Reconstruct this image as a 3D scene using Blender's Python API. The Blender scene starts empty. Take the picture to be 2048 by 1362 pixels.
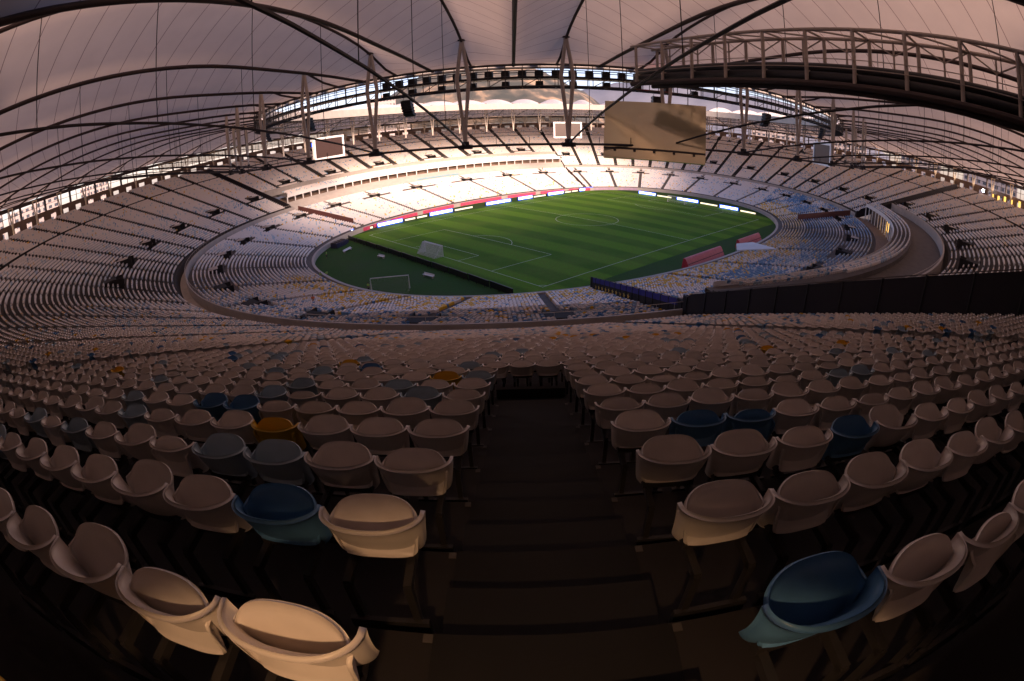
import bpy, bmesh, math, random
import numpy as np
from mathutils import Vector, Matrix
random.seed(7); RNG = np.random.default_rng(11)
SC = bpy.context.scene; COL = SC.collection
R = math.radians

# ------------------------------------------------------------------ camera
CAM = np.array([-108.3057, -90.0902, 27.2098])
YAW, PIT, ROLL = 0.85828, -0.43928, -0.034718
fw = np.array([math.cos(YAW)*math.cos(PIT), math.sin(YAW)*math.cos(PIT), math.sin(PIT)])
rt = np.array([math.sin(YAW), -math.cos(YAW), 0.0]); up = np.cross(rt, fw)
r2 = math.cos(ROLL)*rt + math.sin(ROLL)*up; u2 = -math.sin(ROLL)*rt + math.cos(ROLL)*up
cd = bpy.data.cameras.new('camera'); cam = bpy.data.objects.new('camera', cd); COL.objects.link(cam)
cam.matrix_world = Matrix(((r2[0], u2[0], -fw[0], CAM[0]), (r2[1], u2[1], -fw[1], CAM[1]), (r2[2], u2[2], -fw[2], CAM[2]), (0, 0, 0, 1)))
cd.type = 'PANO'; cd.panorama_type = 'FISHEYE_EQUISOLID'; cd.sensor_width = 36; cd.fisheye_lens = 975.68/2048*36
cd.fisheye_fov = R(200); cd.clip_start = 0.05; cd.clip_end = 20000
SC.camera = cam
# ------------------------------------------------------------------ sky, sun, exposure
SUN_AZ, SUN_EL = -106.0, 21.0     # degrees, azimuth counter-clockwise from +x
w = bpy.data.worlds.new('World'); SC.world = w; w.use_nodes = True
nt = w.node_tree; bg = nt.nodes['Background']; sky = nt.nodes.new('ShaderNodeTexSky')
sky.sky_type = 'NISHITA'; sky.sun_disc = False; sky.sun_elevation = R(SUN_EL); sky.sun_rotation = R(90 - SUN_AZ)
sky.air_density = 1.0; sky.dust_density = 1.0; sky.ozone_density = 4.0
tint = nt.nodes.new('ShaderNodeMix'); tint.data_type = 'RGBA'; tint.blend_type = 'MULTIPLY'; tint.inputs[0].default_value = 1; tint.inputs[7].default_value = (1.22, .87, .88, 1)   # dusk haze
nt.links.new(sky.outputs[0], tint.inputs[6]); nt.links.new(tint.outputs[2], bg.inputs[0]); bg.inputs[1].default_value = 0.13
sl = bpy.data.lights.new('sun', 'SUN'); sl.energy = 4.6; sl.angle = R(26); sl.color = (1, .71, .53)
so = bpy.data.objects.new('sun', sl); COL.objects.link(so); so.location = (0, 0, 120)
sd = Vector((math.cos(R(SUN_AZ))*math.cos(R(SUN_EL)), math.sin(R(SUN_AZ))*math.cos(R(SUN_EL)), math.sin(R(SUN_EL))))
so.rotation_euler = sd.to_track_quat('Z', 'Y').to_euler()
SC.view_settings.view_transform = 'Standard'; SC.view_settings.look = 'None'; SC.view_settings.exposure = 1.12; SC.view_settings.gamma = 1
SC.cycles.max_bounces = 6; SC.cycles.diffuse_bounces = 4; SC.cycles.use_denoising = True
SC.cycles.sample_clamp_indirect = 4

# ------------------------------------------------------------------ materials
def mat(name, col, rough=.6, metal=0., var=.25, scale=3., bump=0., spec=.5, emit=None, estr=1., trans=0., det=5, rnd=0.):
    m = bpy.data.materials.new(name); m.use_nodes = True; t = m.node_tree; b = t.nodes['Principled BSDF']
    b.inputs['Base Color'].default_value = (*col, 1); b.inputs['Roughness'].default_value = rough; b.inputs['Metallic'].default_value = metal
    b.inputs['Specular IOR Level'].default_value = spec
    if var > 0 or bump > 0:
        tc = t.nodes.new('ShaderNodeTexCoord'); n = t.nodes.new('ShaderNodeTexNoise'); n.inputs['Scale'].default_value = scale; n.inputs['Detail'].default_value = det
        t.links.new(tc.outputs['Object'], n.inputs['Vector'])
        if var > 0:
            mx = t.nodes.new('ShaderNodeMix'); mx.data_type = 'RGBA'
            mx.inputs[6].default_value = (*[c*(1-var) for c in col], 1); mx.inputs[7].default_value = (*[min(1, c*(1+var)) for c in col], 1)
            t.links.new(n.outputs['Fac'], mx.inputs[0]); t.links.new(mx.outputs[2], b.inputs['Base Color'])
            if rnd > 0:      # faded and dirtier seats among cleaner ones
                oi = t.nodes.new('ShaderNodeObjectInfo'); hs = t.nodes.new('ShaderNodeHueSaturation'); mr = t.nodes.new('ShaderNodeMapRange'); mr.inputs['To Min'].default_value = 1-rnd; mr.inputs['To Max'].default_value = 1+rnd*.6
                t.links.new(oi.outputs['Random'], mr.inputs['Value']); t.links.new(mr.outputs[0], hs.inputs['Value']); t.links.new(mx.outputs[2], hs.inputs['Color']); t.links.new(hs.outputs[0], b.inputs['Base Color'])
        if bump > 0:
            bp = t.nodes.new('ShaderNodeBump'); bp.inputs['Strength'].default_value = bump; t.links.new(n.outputs['Fac'], bp.inputs['Height']); t.links.new(bp.outputs[0], b.inputs['Normal'])
    if emit:
        b.inputs['Emission Color'].default_value = (*emit, 1); b.inputs['Emission Strength'].default_value = estr
    return m
M = dict(
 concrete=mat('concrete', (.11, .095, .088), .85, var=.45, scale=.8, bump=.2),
 dark_conc=mat('dark_concrete', (.011, .009, .009), .85, var=.5, scale=1.4, bump=.2),  # darkened so that the stair aisle reads as unlit
 conc_up=mat('shaded_concrete', (.025, .020, .019), .85, var=.45, scale=.9, bump=.2),  # upper tier: darkened, the shade under the near seats is in the colour
 wall=mat('painted_concrete', (.42, .37, .33), .8, var=.2, scale=.6),
 cream=mat('cream_paint', (.78, .66, .48), .6, var=.12, scale=.5),
 brown=mat('brown_cladding', (.20, .13, .095), .7, var=.3, scale=.7),
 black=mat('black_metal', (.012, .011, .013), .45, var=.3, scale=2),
 steel=mat('dark_steel', (.075, .062, .055), .5, .3, var=.3, scale=1.5),
 steel_l=mat('grey_painted_steel', (.50, .43, .37), .5, var=.25, scale=1.),
 ridge=mat('brown_steel', (.05, .032, .03), .6, var=.3, scale=1),
 cable=mat('dark_cable', (.02, .015, .018), .6, var=.2, scale=1),
 white=mat('white_paint', (.75, .72, .70), .5, var=.08, scale=1),
 maroon=mat('maroon_cladding', (.10, .035, .03), .6, var=.3, scale=.7),
 clad=mat('black_cladding', (.008, .005, .010), .8, var=.4, scale=.8),
 blue_cloth=mat('blue_cloth', (.03, .025, .22), .8, var=.3, scale=.8),
 yellow_cloth=mat('yellow_cloth', (.6, .42, .08), .8, var=.3, scale=1),
 red=mat('red_fabric', (.55, .04, .06), .6, var=.3, scale=1.5),
 red2=mat('pale_red_plastic', (.62, .16, .18), .4, var=.3, scale=2),
 s_white=mat('seat_white_plastic', (.80, .72, .67), .38, var=.2, scale=5, bump=.05, det=9, rnd=.16),
 s_yellow=mat('seat_yellow_plastic', (.78, .46, .03), .38, var=.22, scale=5, bump=.05, det=9, rnd=.16),
 s_blue=mat('seat_blue_plastic', (.10, .25, .46), .38, var=.25, scale=5, bump=.05, det=9, rnd=.16),
 s_grey=mat('seat_pale_blue_plastic', (.42, .52, .60), .38, var=.22, scale=5, bump=.05, det=9, rnd=.16),
 bracket=mat('bracket_metal', (.05, .045, .045), .5, .4, var=.2, scale=8),
 line=mat('line_paint', (.6, .64, .5), .8, var=.3, scale=1.2),
 net=mat('net_cord', (.75, .72, .74), .7, var=.1),
 skin=mat('skin', (.36, .2, .13), .6, var=.1), vest_g=mat('green_vest', (.35, .7, .12), .7, var=.1), vest_o=mat('orange_vest', (.75, .16, .02), .7, var=.1),
 trousers=mat('dark_trousers', (.02, .02, .025), .8, var=.2), hair=mat('dark_hair', (.012, .01, .008), .7, var=.2),
 cyan=mat('cyan_cloth', (.02, .36, .5), .7, var=.2),
)
M['led_w'] = mat('lit_led', (.02, .02, .02), .4, var=0, emit=(.92, .95, 1), estr=3.)
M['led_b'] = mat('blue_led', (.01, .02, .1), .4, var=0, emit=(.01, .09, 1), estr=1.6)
M['led_c'] = mat('cream_led', (.05, .05, .04), .4, var=0, emit=(1, .86, .55), estr=.9)
M['glow_y'] = mat('lit_doorway', (.3, .2, .08), .6, var=.3, scale=1.5, emit=(1, .55, .12), estr=.9)
M['lampw'] = mat('lamp_glass', (.5, .5, .5), .3, var=0, emit=(.75, .85, 1), estr=28)
M['redlamp'] = mat('red_lamp', (.3, .01, .01), .3, var=0, emit=(1, .02, .01), estr=4)
M['scr'] = mat('video_screen', (.055, .03, .024), .45, var=.15, scale=3)
M['scr_back'] = mat('screen_back', (.95, .76, .47), .10, .6, var=.2, scale=.35, det=3)

# membrane: white fabric, lets a little daylight through, seams along the panels
def membrane_mat():
    m = bpy.data.materials.new('roof_membrane'); m.use_nodes = True; t = m.node_tree
    for n in list(t.nodes): t.nodes.remove(n)
    out = t.nodes.new('ShaderNodeOutputMaterial'); d = t.nodes.new('ShaderNodeBsdfDiffuse'); tr = t.nodes.new('ShaderNodeBsdfTranslucent'); add = t.nodes.new('ShaderNodeAddShader')
    uv = t.nodes.new('ShaderNodeUVMap'); uv.uv_map = 'panel'
    sep = t.nodes.new('ShaderNodeSeparateXYZ'); t.links.new(uv.outputs[0], sep.inputs[0])
    def line(sock, width):
        fr = t.nodes.new('ShaderNodeMath'); fr.operation = 'FRACT'; t.links.new(sock, fr.inputs[0])
        lt = t.nodes.new('ShaderNodeMath'); lt.operation = 'LESS_THAN'; t.links.new(fr.outputs[0], lt.inputs[0]); lt.inputs[1].default_value = width
        return lt
    l1 = line(sep.outputs[0], .028)
    n = t.nodes.new('ShaderNodeTexNoise'); n.inputs['Scale'].default_value = .35; n.inputs['Detail'].default_value = 6
    tc = t.nodes.new('ShaderNodeTexCoord'); t.links.new(tc.outputs['Object'], n.inputs['Vector'])
    def colmix(a, b, fac):
        x = t.nodes.new('ShaderNodeMix'); x.data_type = 'RGBA'; x.inputs[6].default_value = (*a, 1); x.inputs[7].default_value = (*b, 1); t.links.new(fac, x.inputs[0]); return x
    c = colmix((.58, .53, .50), (.72, .66, .62), n.outputs['Fac'])
    c2 = t.nodes.new('ShaderNodeMix'); c2.data_type = 'RGBA'; t.links.new(l1.outputs[0], c2.inputs[0]); t.links.new(c.outputs[2], c2.inputs[6]); c2.inputs[7].default_value = (.30, .22, .21, 1)
    t.links.new(c2.outputs[2], d.inputs[0])
    tt = t.nodes.new('ShaderNodeMix'); tt.data_type = 'RGBA'; tt.blend_type = 'MULTIPLY'; tt.inputs[0].default_value = 1; t.links.new(c2.outputs[2], tt.inputs[6]); tt.inputs[7].default_value = (.30, .25, .218, 1)
    t.links.new(tt.outputs[2], tr.inputs[0]); t.links.new(d.outputs[0], add.inputs[0]); t.links.new(tr.outputs[0], add.inputs[1]); t.links.new(add.outputs[0], out.inputs[0])
    return m
M['membrane'] = membrane_mat()

# ------------------------------------------------------------------ mesh helpers
class MB:
    def __init__(s): s.v = []; s.f = []; s.m = []; s.n = 0; s.uv = None
    def add(s, v, f, mi=0):
        v = np.asarray(v, float).reshape(-1, 3); s.v.append(v)
        for q in f: s.f.append(tuple(int(i)+s.n for i in q)); s.m.append(mi)
        s.n += len(v)
    def box(s, c, sx, sy, sz, rz=0., mi=0, ax=None):
        """box centred at c; ax = optional (ex,ey,ez) unit axes"""
        ex, ey, ez = ax if ax is not None else (np.array([math.cos(rz), math.sin(rz), 0]), np.array([-math.sin(rz), math.cos(rz), 0]), np.array([0, 0, 1.]))
        c = np.asarray(c, float)
        v = [c + ex*sx/2*a + ey*sy/2*b + ez*sz/2*d for d in (-1, 1) for b in (-1, 1) for a in (-1, 1)]
        s.add(v, [(0, 2, 3, 1), (4, 5, 7, 6), (0, 1, 5, 4), (2, 6, 7, 3), (0, 4, 6, 2), (1, 3, 7, 5)], mi)
    def tube(s, pts, r, n=6, closed=False, mi=0):
        P = np.asarray(pts, float); k = len(P); rr = np.full(k, r) if np.isscalar(r) else np.asarray(r)
        T = np.gradient(P, axis=0) if not closed else (np.roll(P, -1, 0)-np.roll(P, 1, 0))
        T /= np.linalg.norm(T, axis=1)[:, None]+1e-12
        ref = np.where((np.abs(T[:, 2]) > .95)[:, None], np.array([1., 0, 0]), np.array([0, 0, 1.]))
        A = np.cross(T, ref); A /= np.linalg.norm(A, axis=1)[:, None]; B = np.cross(T, A)
        a = np.linspace(0, 2*np.pi, n, endpoint=False)
        V = P[:, None] + rr[:, None, None]*(np.cos(a)[None, :, None]*A[:, None] + np.sin(a)[None, :, None]*B[:, None])
        F = []
        for i in range(k if closed else k-1):
            j = (i+1) % k
            for q in range(n): F.append((i*n+q, i*n+(q+1) % n, j*n+(q+1) % n, j*n+q))
        if not closed: F += [tuple(range(n))[::-1], tuple((k-1)*n+q for q in range(n))]
        s.add(V.reshape(-1, 3), F, mi)
    def grid(s, V, mi=0):
        a, b = V.shape[:2]; s.add(V.reshape(-1, 3), [(i*b+j, i*b+j+1, (i+1)*b+j+1, (i+1)*b+j) for i in range(a-1) for j in range(b-1)], mi)
    def build(s, name, mats, parent=None, smooth=False):
        me = bpy.data.meshes.new(name); v = np.concatenate(s.v)
        me.from_pydata(v.tolist(), [], s.f)
        mats = mats if isinstance(mats, (list, tuple)) else [mats]
        for m in mats: me.materials.append(m)
        if len(mats) > 1: me.polygons.foreach_set('material_index', np.array(s.m, np.int32))
        if smooth: me.polygons.foreach_set('use_smooth', np.ones(len(s.f), bool))
        o = bpy.data.objects.new(name, me); COL.objects.link(o)
        if parent: o.parent = parent
        return o
def quads_mesh(name, V, F, mats, mi=None, smooth=False):
    """fast path: V (n,3), F (m,4) arrays"""
    me = bpy.data.meshes.new(name); me.vertices.add(len(V)); me.vertices.foreach_set('co', np.ascontiguousarray(V, np.float32).ravel())
    me.loops.add(F.size); me.loops.foreach_set('vertex_index', np.ascontiguousarray(F, np.int32).ravel())
    me.polygons.add(len(F)); me.polygons.foreach_set('loop_start', np.arange(0, F.size, 4, dtype=np.int32))
    for m in mats: me.materials.append(m)
    if mi is not None: me.polygons.foreach_set('material_index', mi.astype(np.int32))
    if smooth: me.polygons.foreach_set('use_smooth', np.ones(len(F), bool))
    me.update(calc_edges=True); me.validate()
    o = bpy.data.objects.new(name, me); COL.objects.link(o); return o
def tag(o, label=None, cat=None, group=None, kind=None):
    if label: o['label'] = label
    if cat: o['category'] = cat
    if group: o['group'] = group
    if kind: o['kind'] = kind
    return o
def empty(name, loc=(0, 0, 0), rz=0.):
    o = bpy.data.objects.new(name, None); COL.objects.link(o); o.location = loc; o.rotation_euler = (0, 0, rz); return o
def copy_tree(o, parent=None):
    c = o.copy(); COL.objects.link(c)
    if parent: c.parent = parent
    for ch in [x for x in KIDS.get(o.name, [])]: copy_tree(ch, c)
    return c
KIDS = {}
def kids_of(o):
    KIDS[o.name] = [x for x in bpy.data.objects if x.parent == o]
    for x in KIDS[o.name]: kids_of(x)
ORD = ['first', 'second', 'third', 'fourth', 'fifth', 'sixth', 'seventh', 'eighth', 'ninth', 'tenth', 'eleventh', 'twelfth', 'thirteenth', 'fourteenth', 'fifteenth', 'sixteenth', 'seventeenth', 'eighteenth', 'nineteenth', 'twentieth']
def ordn(i): return ORD[i] if i < 20 else '%dth' % (i+1)

# ------------------------------------------------------------------ bowl geometry: row curves between the pitch-side wall and the outer ellipse
NEXP, A0, B0, A1, B1 = 2.4, 78., 49.5, 158., 139.
def inner(td):
    t = np.radians(td); c, s = np.cos(t), np.sin(t)
    return A0*np.sign(c)*np.abs(c)**(2/NEXP), B0*np.sign(s)*np.abs(s)**(2/NEXP)
def P(s, td):
    x0, y0 = inner(td); t = np.radians(td)
    return x0+(A1*np.cos(t)-x0)*s, y0+(B1*np.sin(t)-y0)*s
TH_CAM, S_CAM, LCAM = -136.106, .89645, 82.1
DS = .855/LCAM
STEP = 360/66.
def s_row(j): return S_CAM-(.65+.855*j)/LCAM         # seat-back line of upper row j
def z_row(j): return 25.12-.352*j                    # tread level of upper row j
J_TOP, J_LOW, J_SIDE = -4, 48, 32
LOW_N = 31
def s_low(i): return .022+.01045*i
def z_low(i): return 1.0+.196*i
SIDE = 54.75 + .0
D1, D2 = TH_CAM+2*STEP, TH_CAM+2*STEP                # dividers
DIV = [-125.25, -54.75, 54.75, 125.25]
def is_side(td):
    a = abs(((td+180) % 360)-180); return 54.75 < a < 125.25
def extrude(mb, prof, t0, t1, n, mi=0, close=False):
    td = np.linspace(t0, t1, n); V = np.zeros((len(prof), n, 3))
    for i, (s, z) in enumerate(prof):
        x, y = P(s, td); V[i, :, 0] = x; V[i, :, 1] = y; V[i, :, 2] = z
    mb.grid(V, mi)
def tread(s, z, front=.55, back=.305): return s-front/LCAM, s+back/LCAM

# ------------------------------------------------------------------ ground, pitch
def sheet(name, pts, z, m, kind='structure'):
    mb = MB(); n = len(pts); mb.add([(x, y, z) for x, y in pts], [tuple(range(n))]); return tag(mb.build(name, m), kind=kind)
gm = mat('city_ground', (.10, .09, .085), .9, var=.3, scale=.02)
sheet('ground', [(-9000, -9000), (9000, -9000), (9000, 9000), (-9000, 9000)], -.6, gm)
def grass_mat(name, c1, c2, c3, stripes):
    m = bpy.data.materials.new(name); m.use_nodes = True; t = m.node_tree; b = t.nodes['Principled BSDF']; b.inputs['Roughness'].default_value = .9; b.inputs['Specular IOR Level'].default_value = .2
    tc = t.nodes.new('ShaderNodeTexCoord'); sep = t.nodes.new('ShaderNodeSeparateXYZ'); t.links.new(tc.outputs['Object'], sep.inputs[0])
    n1 = t.nodes.new('ShaderNodeTexNoise'); n1.inputs['Scale'].default_value = .09; n1.inputs['Detail'].default_value = 5
    n2 = t.nodes.new('ShaderNodeTexNoise'); n2.inputs['Scale'].default_value = 2.2; n2.inputs['Detail'].default_value = 4
    for n in (n1, n2): t.links.new(tc.outputs['Object'], n.inputs['Vector'])
    if stripes:
        d = t.nodes.new('ShaderNodeMath'); d.operation = 'MULTIPLY_ADD'; t.links.new(n2.outputs['Fac'], d.inputs[0]); d.inputs[1].default_value = .5; t.links.new(sep.outputs[0], d.inputs[2])
        s = t.nodes.new('ShaderNodeMath'); s.operation = 'MULTIPLY'; t.links.new(d.outputs[0], s.inputs[0]); s.inputs[1].default_value = math.pi/5.5
        si = t.nodes.new('ShaderNodeMath'); si.operation = 'SINE'; t.links.new(s.outputs[0], si.inputs[0])
        fac = t.nodes.new('ShaderNodeMapRange'); fac.inputs['From Min'].default_value = -.35; fac.inputs['From Max'].default_value = .35; t.links.new(si.outputs[0], fac.inputs['Value']); fs = fac.outputs[0]
    else: fs = n1.outputs['Fac']
    mx = t.nodes.new('ShaderNodeMix'); mx.data_type = 'RGBA'; mx.inputs[6].default_value = (*c1, 1); mx.inputs[7].default_value = (*c2, 1); t.links.new(fs, mx.inputs[0])
    m2 = t.nodes.new('ShaderNodeMix'); m2.data_type = 'RGBA'; t.links.new(mx.outputs[2], m2.inputs[6]); m2.inputs[7].default_value = (*c3, 1)
    r = t.nodes.new('ShaderNodeMapRange'); r.inputs['From Min'].default_value = .4; r.inputs['From Max'].default_value = .75; r.inputs['To Max'].default_value = .6; t.links.new(n1.outputs['Fac'], r.inputs['Value']); t.links.new(r.outputs[0], m2.inputs[0])
    m3 = t.nodes.new('ShaderNodeMix'); m3.data_type = 'RGBA'; m3.blend_type = 'MULTIPLY'; m3.inputs[0].default_value = .5; t.links.new(m2.outputs[2], m3.inputs[6]); t.links.new(n2.outputs['Color'], m3.inputs[7])
    t.links.new(m3.outputs[2], b.inputs['Base Color']); return m
td = np.linspace(-180, 180, 361)[:-1]; ix, iy = inner(td)
sheet('apron', list(zip(ix*1.0, iy*1.0)), -.02, grass_mat('apron_turf', (.032, .095, .012), (.046, .12, .018), (.06, .085, .04), False))
sheet('pitch', [(-58.2, -38.5), (59.2, -40.5), (61.5, -20), (60.5, 41.0), (-57.5, 38.5)], .0, grass_mat('pitch_grass', (.066, .18, .005), (.125, .28, .011), (.155, .25, .028), True))
def pitch_lines():
    mb = MB(); W = .11; z = .012
    def ln(x0, y0, x1, y1):
        d = np.array([x1-x0, y1-y0]); L = np.hypot(*d); d /= L; n = np.array([-d[1], d[0]])*W/2
        a, b = np.array([x0, y0]), np.array([x1, y1]); mb.add([(*(a-n), z), (*(b-n), z), (*(b+n), z), (*(a+n), z)], [(0, 1, 2, 3)])
    def arc(cx, cy, r, a0, a1, n=48):
        a = np.radians(np.linspace(a0, a1, n)); V = np.zeros((2, n, 3))
        for i, rr in enumerate((r-W/2, r+W/2)): V[i, :, 0] = cx+rr*np.cos(a); V[i, :, 1] = cy+rr*np.sin(a); V[i, :, 2] = z+.004
        mb.grid(V)
    g = W/2+.003
    ln(-52.5, -34, -52.5, 34); ln(52.5, -34, 52.5, 34); ln(-52.5+g, -34, 52.5-g, -34); ln(-52.5+g, 34, 52.5-g, 34); ln(0, -34+g, 0, 34-g); arc(0, 0, 9.15, 0, 360, 97)
    for s in (-1, 1):
        e = s*(52.5-g)
        for dd, yy in ((16.5, 20.16), (5.5, 9.16)):
            x = s*(52.5-dd); ln(e, -yy, x, -yy); ln(e, yy, x, yy); ln(x, -yy+g, x, yy-g)
        a = 53.05; arc(s*41.5, 0, 9.15, (180 if s > 0 else 0)-a, (180 if s > 0 else 0)+a)
        for yy in (-34, 34): arc(s*52.5, yy, 1, 0 if s < 0 and yy < 0 else (90 if s > 0 and yy < 0 else (270 if s < 0 else 180)), (0 if s < 0 and yy < 0 else (90 if s > 0 and yy < 0 else (270 if s < 0 else 180)))+90, 12)
    return tag(mb.build('pitch_markings', M['line']), kind='structure')
pitch_lines()

# ------------------------------------------------------------------ the stand
stand = tag(empty('grandstand'), 'oval concrete grandstand with stepped seating tiers wrapped round the whole pitch', 'grandstand')
def conc(name, fn, m): mb = MB(); fn(mb); return mb.build(name, m, stand)
def f_lower(mb):
    prof = [(.0, 0.-.3), (.0, 1.0)]
    for i in range(LOW_N):
        a, b = tread(s_low(i), z_low(i)); z = z_low(i); prof += [(max(a, .002), z), (b, z)]
    prof += [(.35, z_low(LOW_N-1))]
    extrude(mb, prof, -180, 180, 481)
conc('lower_tier', f_lower, M['concrete'])
def up_prof(j0):
    prof = []
    for j in range(j0, J_TOP-1, -1):
        a, b = tread(s_row(j), z_row(j)); prof += [(a, z_row(j)), (b, z_row(j))]
    return prof
def f_upper(mb):
    for (t0, t1, side) in ((-125.25, -54.75, 1), (-54.75, 54.75, 0), (54.75, 125.25, 1), (125.25, 234.75, 0)):
        if side: pr = [(.538, 12.2)]+up_prof(J_SIDE)
        else: pr = [(.372, 6.9)]+up_prof(J_LOW)
        zt = z_row(J_TOP); pr += [(.966, zt)]
        extrude(mb, pr, t0, t1, 160)
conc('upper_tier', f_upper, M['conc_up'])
for RNGE in ((-54.75, 54.75), (125.25, 234.75)):
    def f_parapet(mb):
        t0, t1 = RNGE
        extrude(mb, [(.352, z_low(LOW_N-1)), (.352, 8.55), (.3545, 8.55), (.3545, 6.9), (.372, 6.9)], t0, t1, 160)
    conc('parapet', f_parapet, M['wall'])
def f_rail(mb):
    for t0, t1 in ((-54.75, 54.75), (125.25, 234.75)):
        td = np.linspace(t0, t1, 160); x, y = P(.353, td); mb.tube(np.c_[x, y, np.full(160, 9.35)], .035, 5)
        for k in range(0, 160, 2): mb.tube([(x[k], y[k], 8.5), (x[k], y[k], 9.35)], .02, 4)
    for t0, t1 in ((-124, -56), (56, 124)):
        td = np.linspace(t0, t1, 120); x, y = P(.534, td); mb.tube(np.c_[x, y, np.full(120, 15.15)], .035, 5)
conc('handrail', f_rail, M['steel_l'])
def f_boxes(mb, t0, t1):
    if True:
        extrude(mb, [(.35, z_low(LOW_N-1)), (.35, 7.2), (.402, 7.2)], t0, t1, 120, 0)     # concourse in front of the boxes
        extrude(mb, [(.43, 7.2), (.43, 11.7)], t0, t1, 120, 0)                             # inner wall
        extrude(mb, [(.402, 7.2), (.43, 7.2)], t0, t1, 120, 0)
        prof = [(.43, 11.7), (.398, 11.7), (.398, 12.2)]
        for q in range(4): prof += [(.403+.0115*q, 12.2+.25*q), (.4145+.0115*q, 12.2+.25*q)]
        prof += [(.4495, 12.2), (.538, 12.2)]
        extrude(mb, prof, t0, t1, 120, 1)
        extrude(mb, [(.532, 12.2), (.532, 14.6), (.536, 14.6), (.536, 12.2)], t0, t1, 120, 2)
for t0, t1 in ((-125.2, -54.8), (54.8, 125.2)): mbx = MB(); f_boxes(mbx, t0, t1); mbx.build('box_level', [M['brown'], M['concrete'], M['wall']], stand)
def f_frames(mb, t0, t1):
    if True:
        tt = np.linspace(t0, t1, 33)
        for a in tt:
            x, y = P(.399, a); mb.tube([(x, y, 7.2), (x, y, 11.75)], .2, 6)
        td = np.linspace(t0, t1, 120); x, y = P(.3975, td)
        V = np.zeros((2, 120, 3)); V[:, :, 0] = x; V[:, :, 1] = y; V[0, :, 2] = 11.55; V[1, :, 2] = 12.75; mb.grid(V)
for t0, t1 in ((-124.6, -55.4), (55.4, 124.6)): conc('box_frames', lambda mb: f_frames(mb, t0, t1), M['white'])
conc('balcony_front', lambda mb: extrude(mb, [(.356, 7.2), (.366, 8.3), (.366, 7.9), (.377, 9.0), (.377, 8.6), (.396, 9.9), (.398, 9.9), (.398, 7.2)], 54.9, 125.1, 120), M['wall'])
for a in (-71, -66.5, -84, -103, -108.0):
    def f_doors(mb):
        x0, y0 = P(.4285, a-.9); x1, y1 = P(.4285, a+.9)
        mb.add([(x0, y0, 7.25), (x1, y1, 7.25), (x1, y1, 10.6), (x0, y0, 10.6)], [(0, 1, 2, 3)])
    conc('lit_doorway', f_doors, M['glow_y'])
def f_inner(mb): extrude(mb, [(-.004, -.3), (-.004, 1.25), (0.0035, 1.25), (.0035, .9)], -180, 180, 481)
conc('pitch_wall', f_inner, M['wall'])
# back wall with openings, top gap with mullions, ring beam
def f_back(mb):
    n = 132; st = 360/n; zt = z_row(J_TOP)
    for k in range(n):
        a0 = -180+k*st; hole = (a0+.3*st, a0+.7*st)
        extrude(mb, [(.966, zt), (.966, 26.95)], a0, a0+st, 3)
        extrude(mb, [(.966, 28.6), (.966, 29.9), (.972, 29.9), (.972, 28.6)], a0, a0+st, 3)
        extrude(mb, [(.966, 26.95), (.966, 28.6)], a0, hole[0], 2); extrude(mb, [(.966, 26.95), (.966, 28.6)], hole[1], a0+st, 2)
    extrude(mb, [(.964, 26.5), (.964, 33.2)], -168, -84, 80)  # solid sheet added in the unseen sector, blocks skylight onto the near seats
conc('back_wall', f_back, M['brown'])
def f_mull(mb):
    n = 264
    for k in range(n):
        a = -180+k*360/n
        if k % 2 == 0 or RNG.random() < .4:
            x, y = P(.969, a); mb.box((x, y, 31.5), .16 if k % 4 else .6, .16 if k % 4 else .5, 3.2, rz=R(a))
    x, y = P(.969, np.linspace(-180, 180, 241)[:-1]); mb.tube(np.c_[x, y, np.full(240, 31.6)], .06, 4, closed=True)
conc('mullions', f_mull, M['ridge'])
def f_beam(mb):
    td = np.linspace(-180, 180, 241); extrude(mb, [(.962, 33.0), (.962, 33.9), (.985, 33.9), (.985, 33.0), (.962, 33.0)], -180, 180, 241)
conc('ring_beam', f_beam, M['ridge'])
# louvre screen on the far side, lit cream
def f_louv(mb):
    for q in range(9):
        z = 30.55+.32*q; extrude(mb, [(.958, z), (.956, z+.2)], 48, 134, 90)
    for a in np.arange(48, 134.1, .9):
        x, y = P(.957, a); mb.box((x, y, 31.9), .1, .12, 2.9, rz=R(a))
conc('louvre_screen', f_louv, M['cream'])
# columns with forked heads
for k in range(66):
    a = TH_CAM+(k+.5)*STEP; mb = MB(); x, y = P(.951, a); t = np.array([-math.sin(R(a)), math.cos(R(a)), 0]); b = np.array([x, y, z_row(J_TOP)])
    mb.tube([b, b+np.array([0, 0, 1.6])], .3, 6)
    for sg in (-1, 1): mb.tube([b+np.array([0, 0, 1.5]), b+t*sg*1.1+np.array([0, 0, 6.9])], [.24, .2], 6)
    mb.tube([b+t*-1.3+np.array([0, 0, 6.9]), b+t*1.3+np.array([0, 0, 6.9])], .16, 5)
    mb.build('column', M['cream'], stand)
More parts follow.
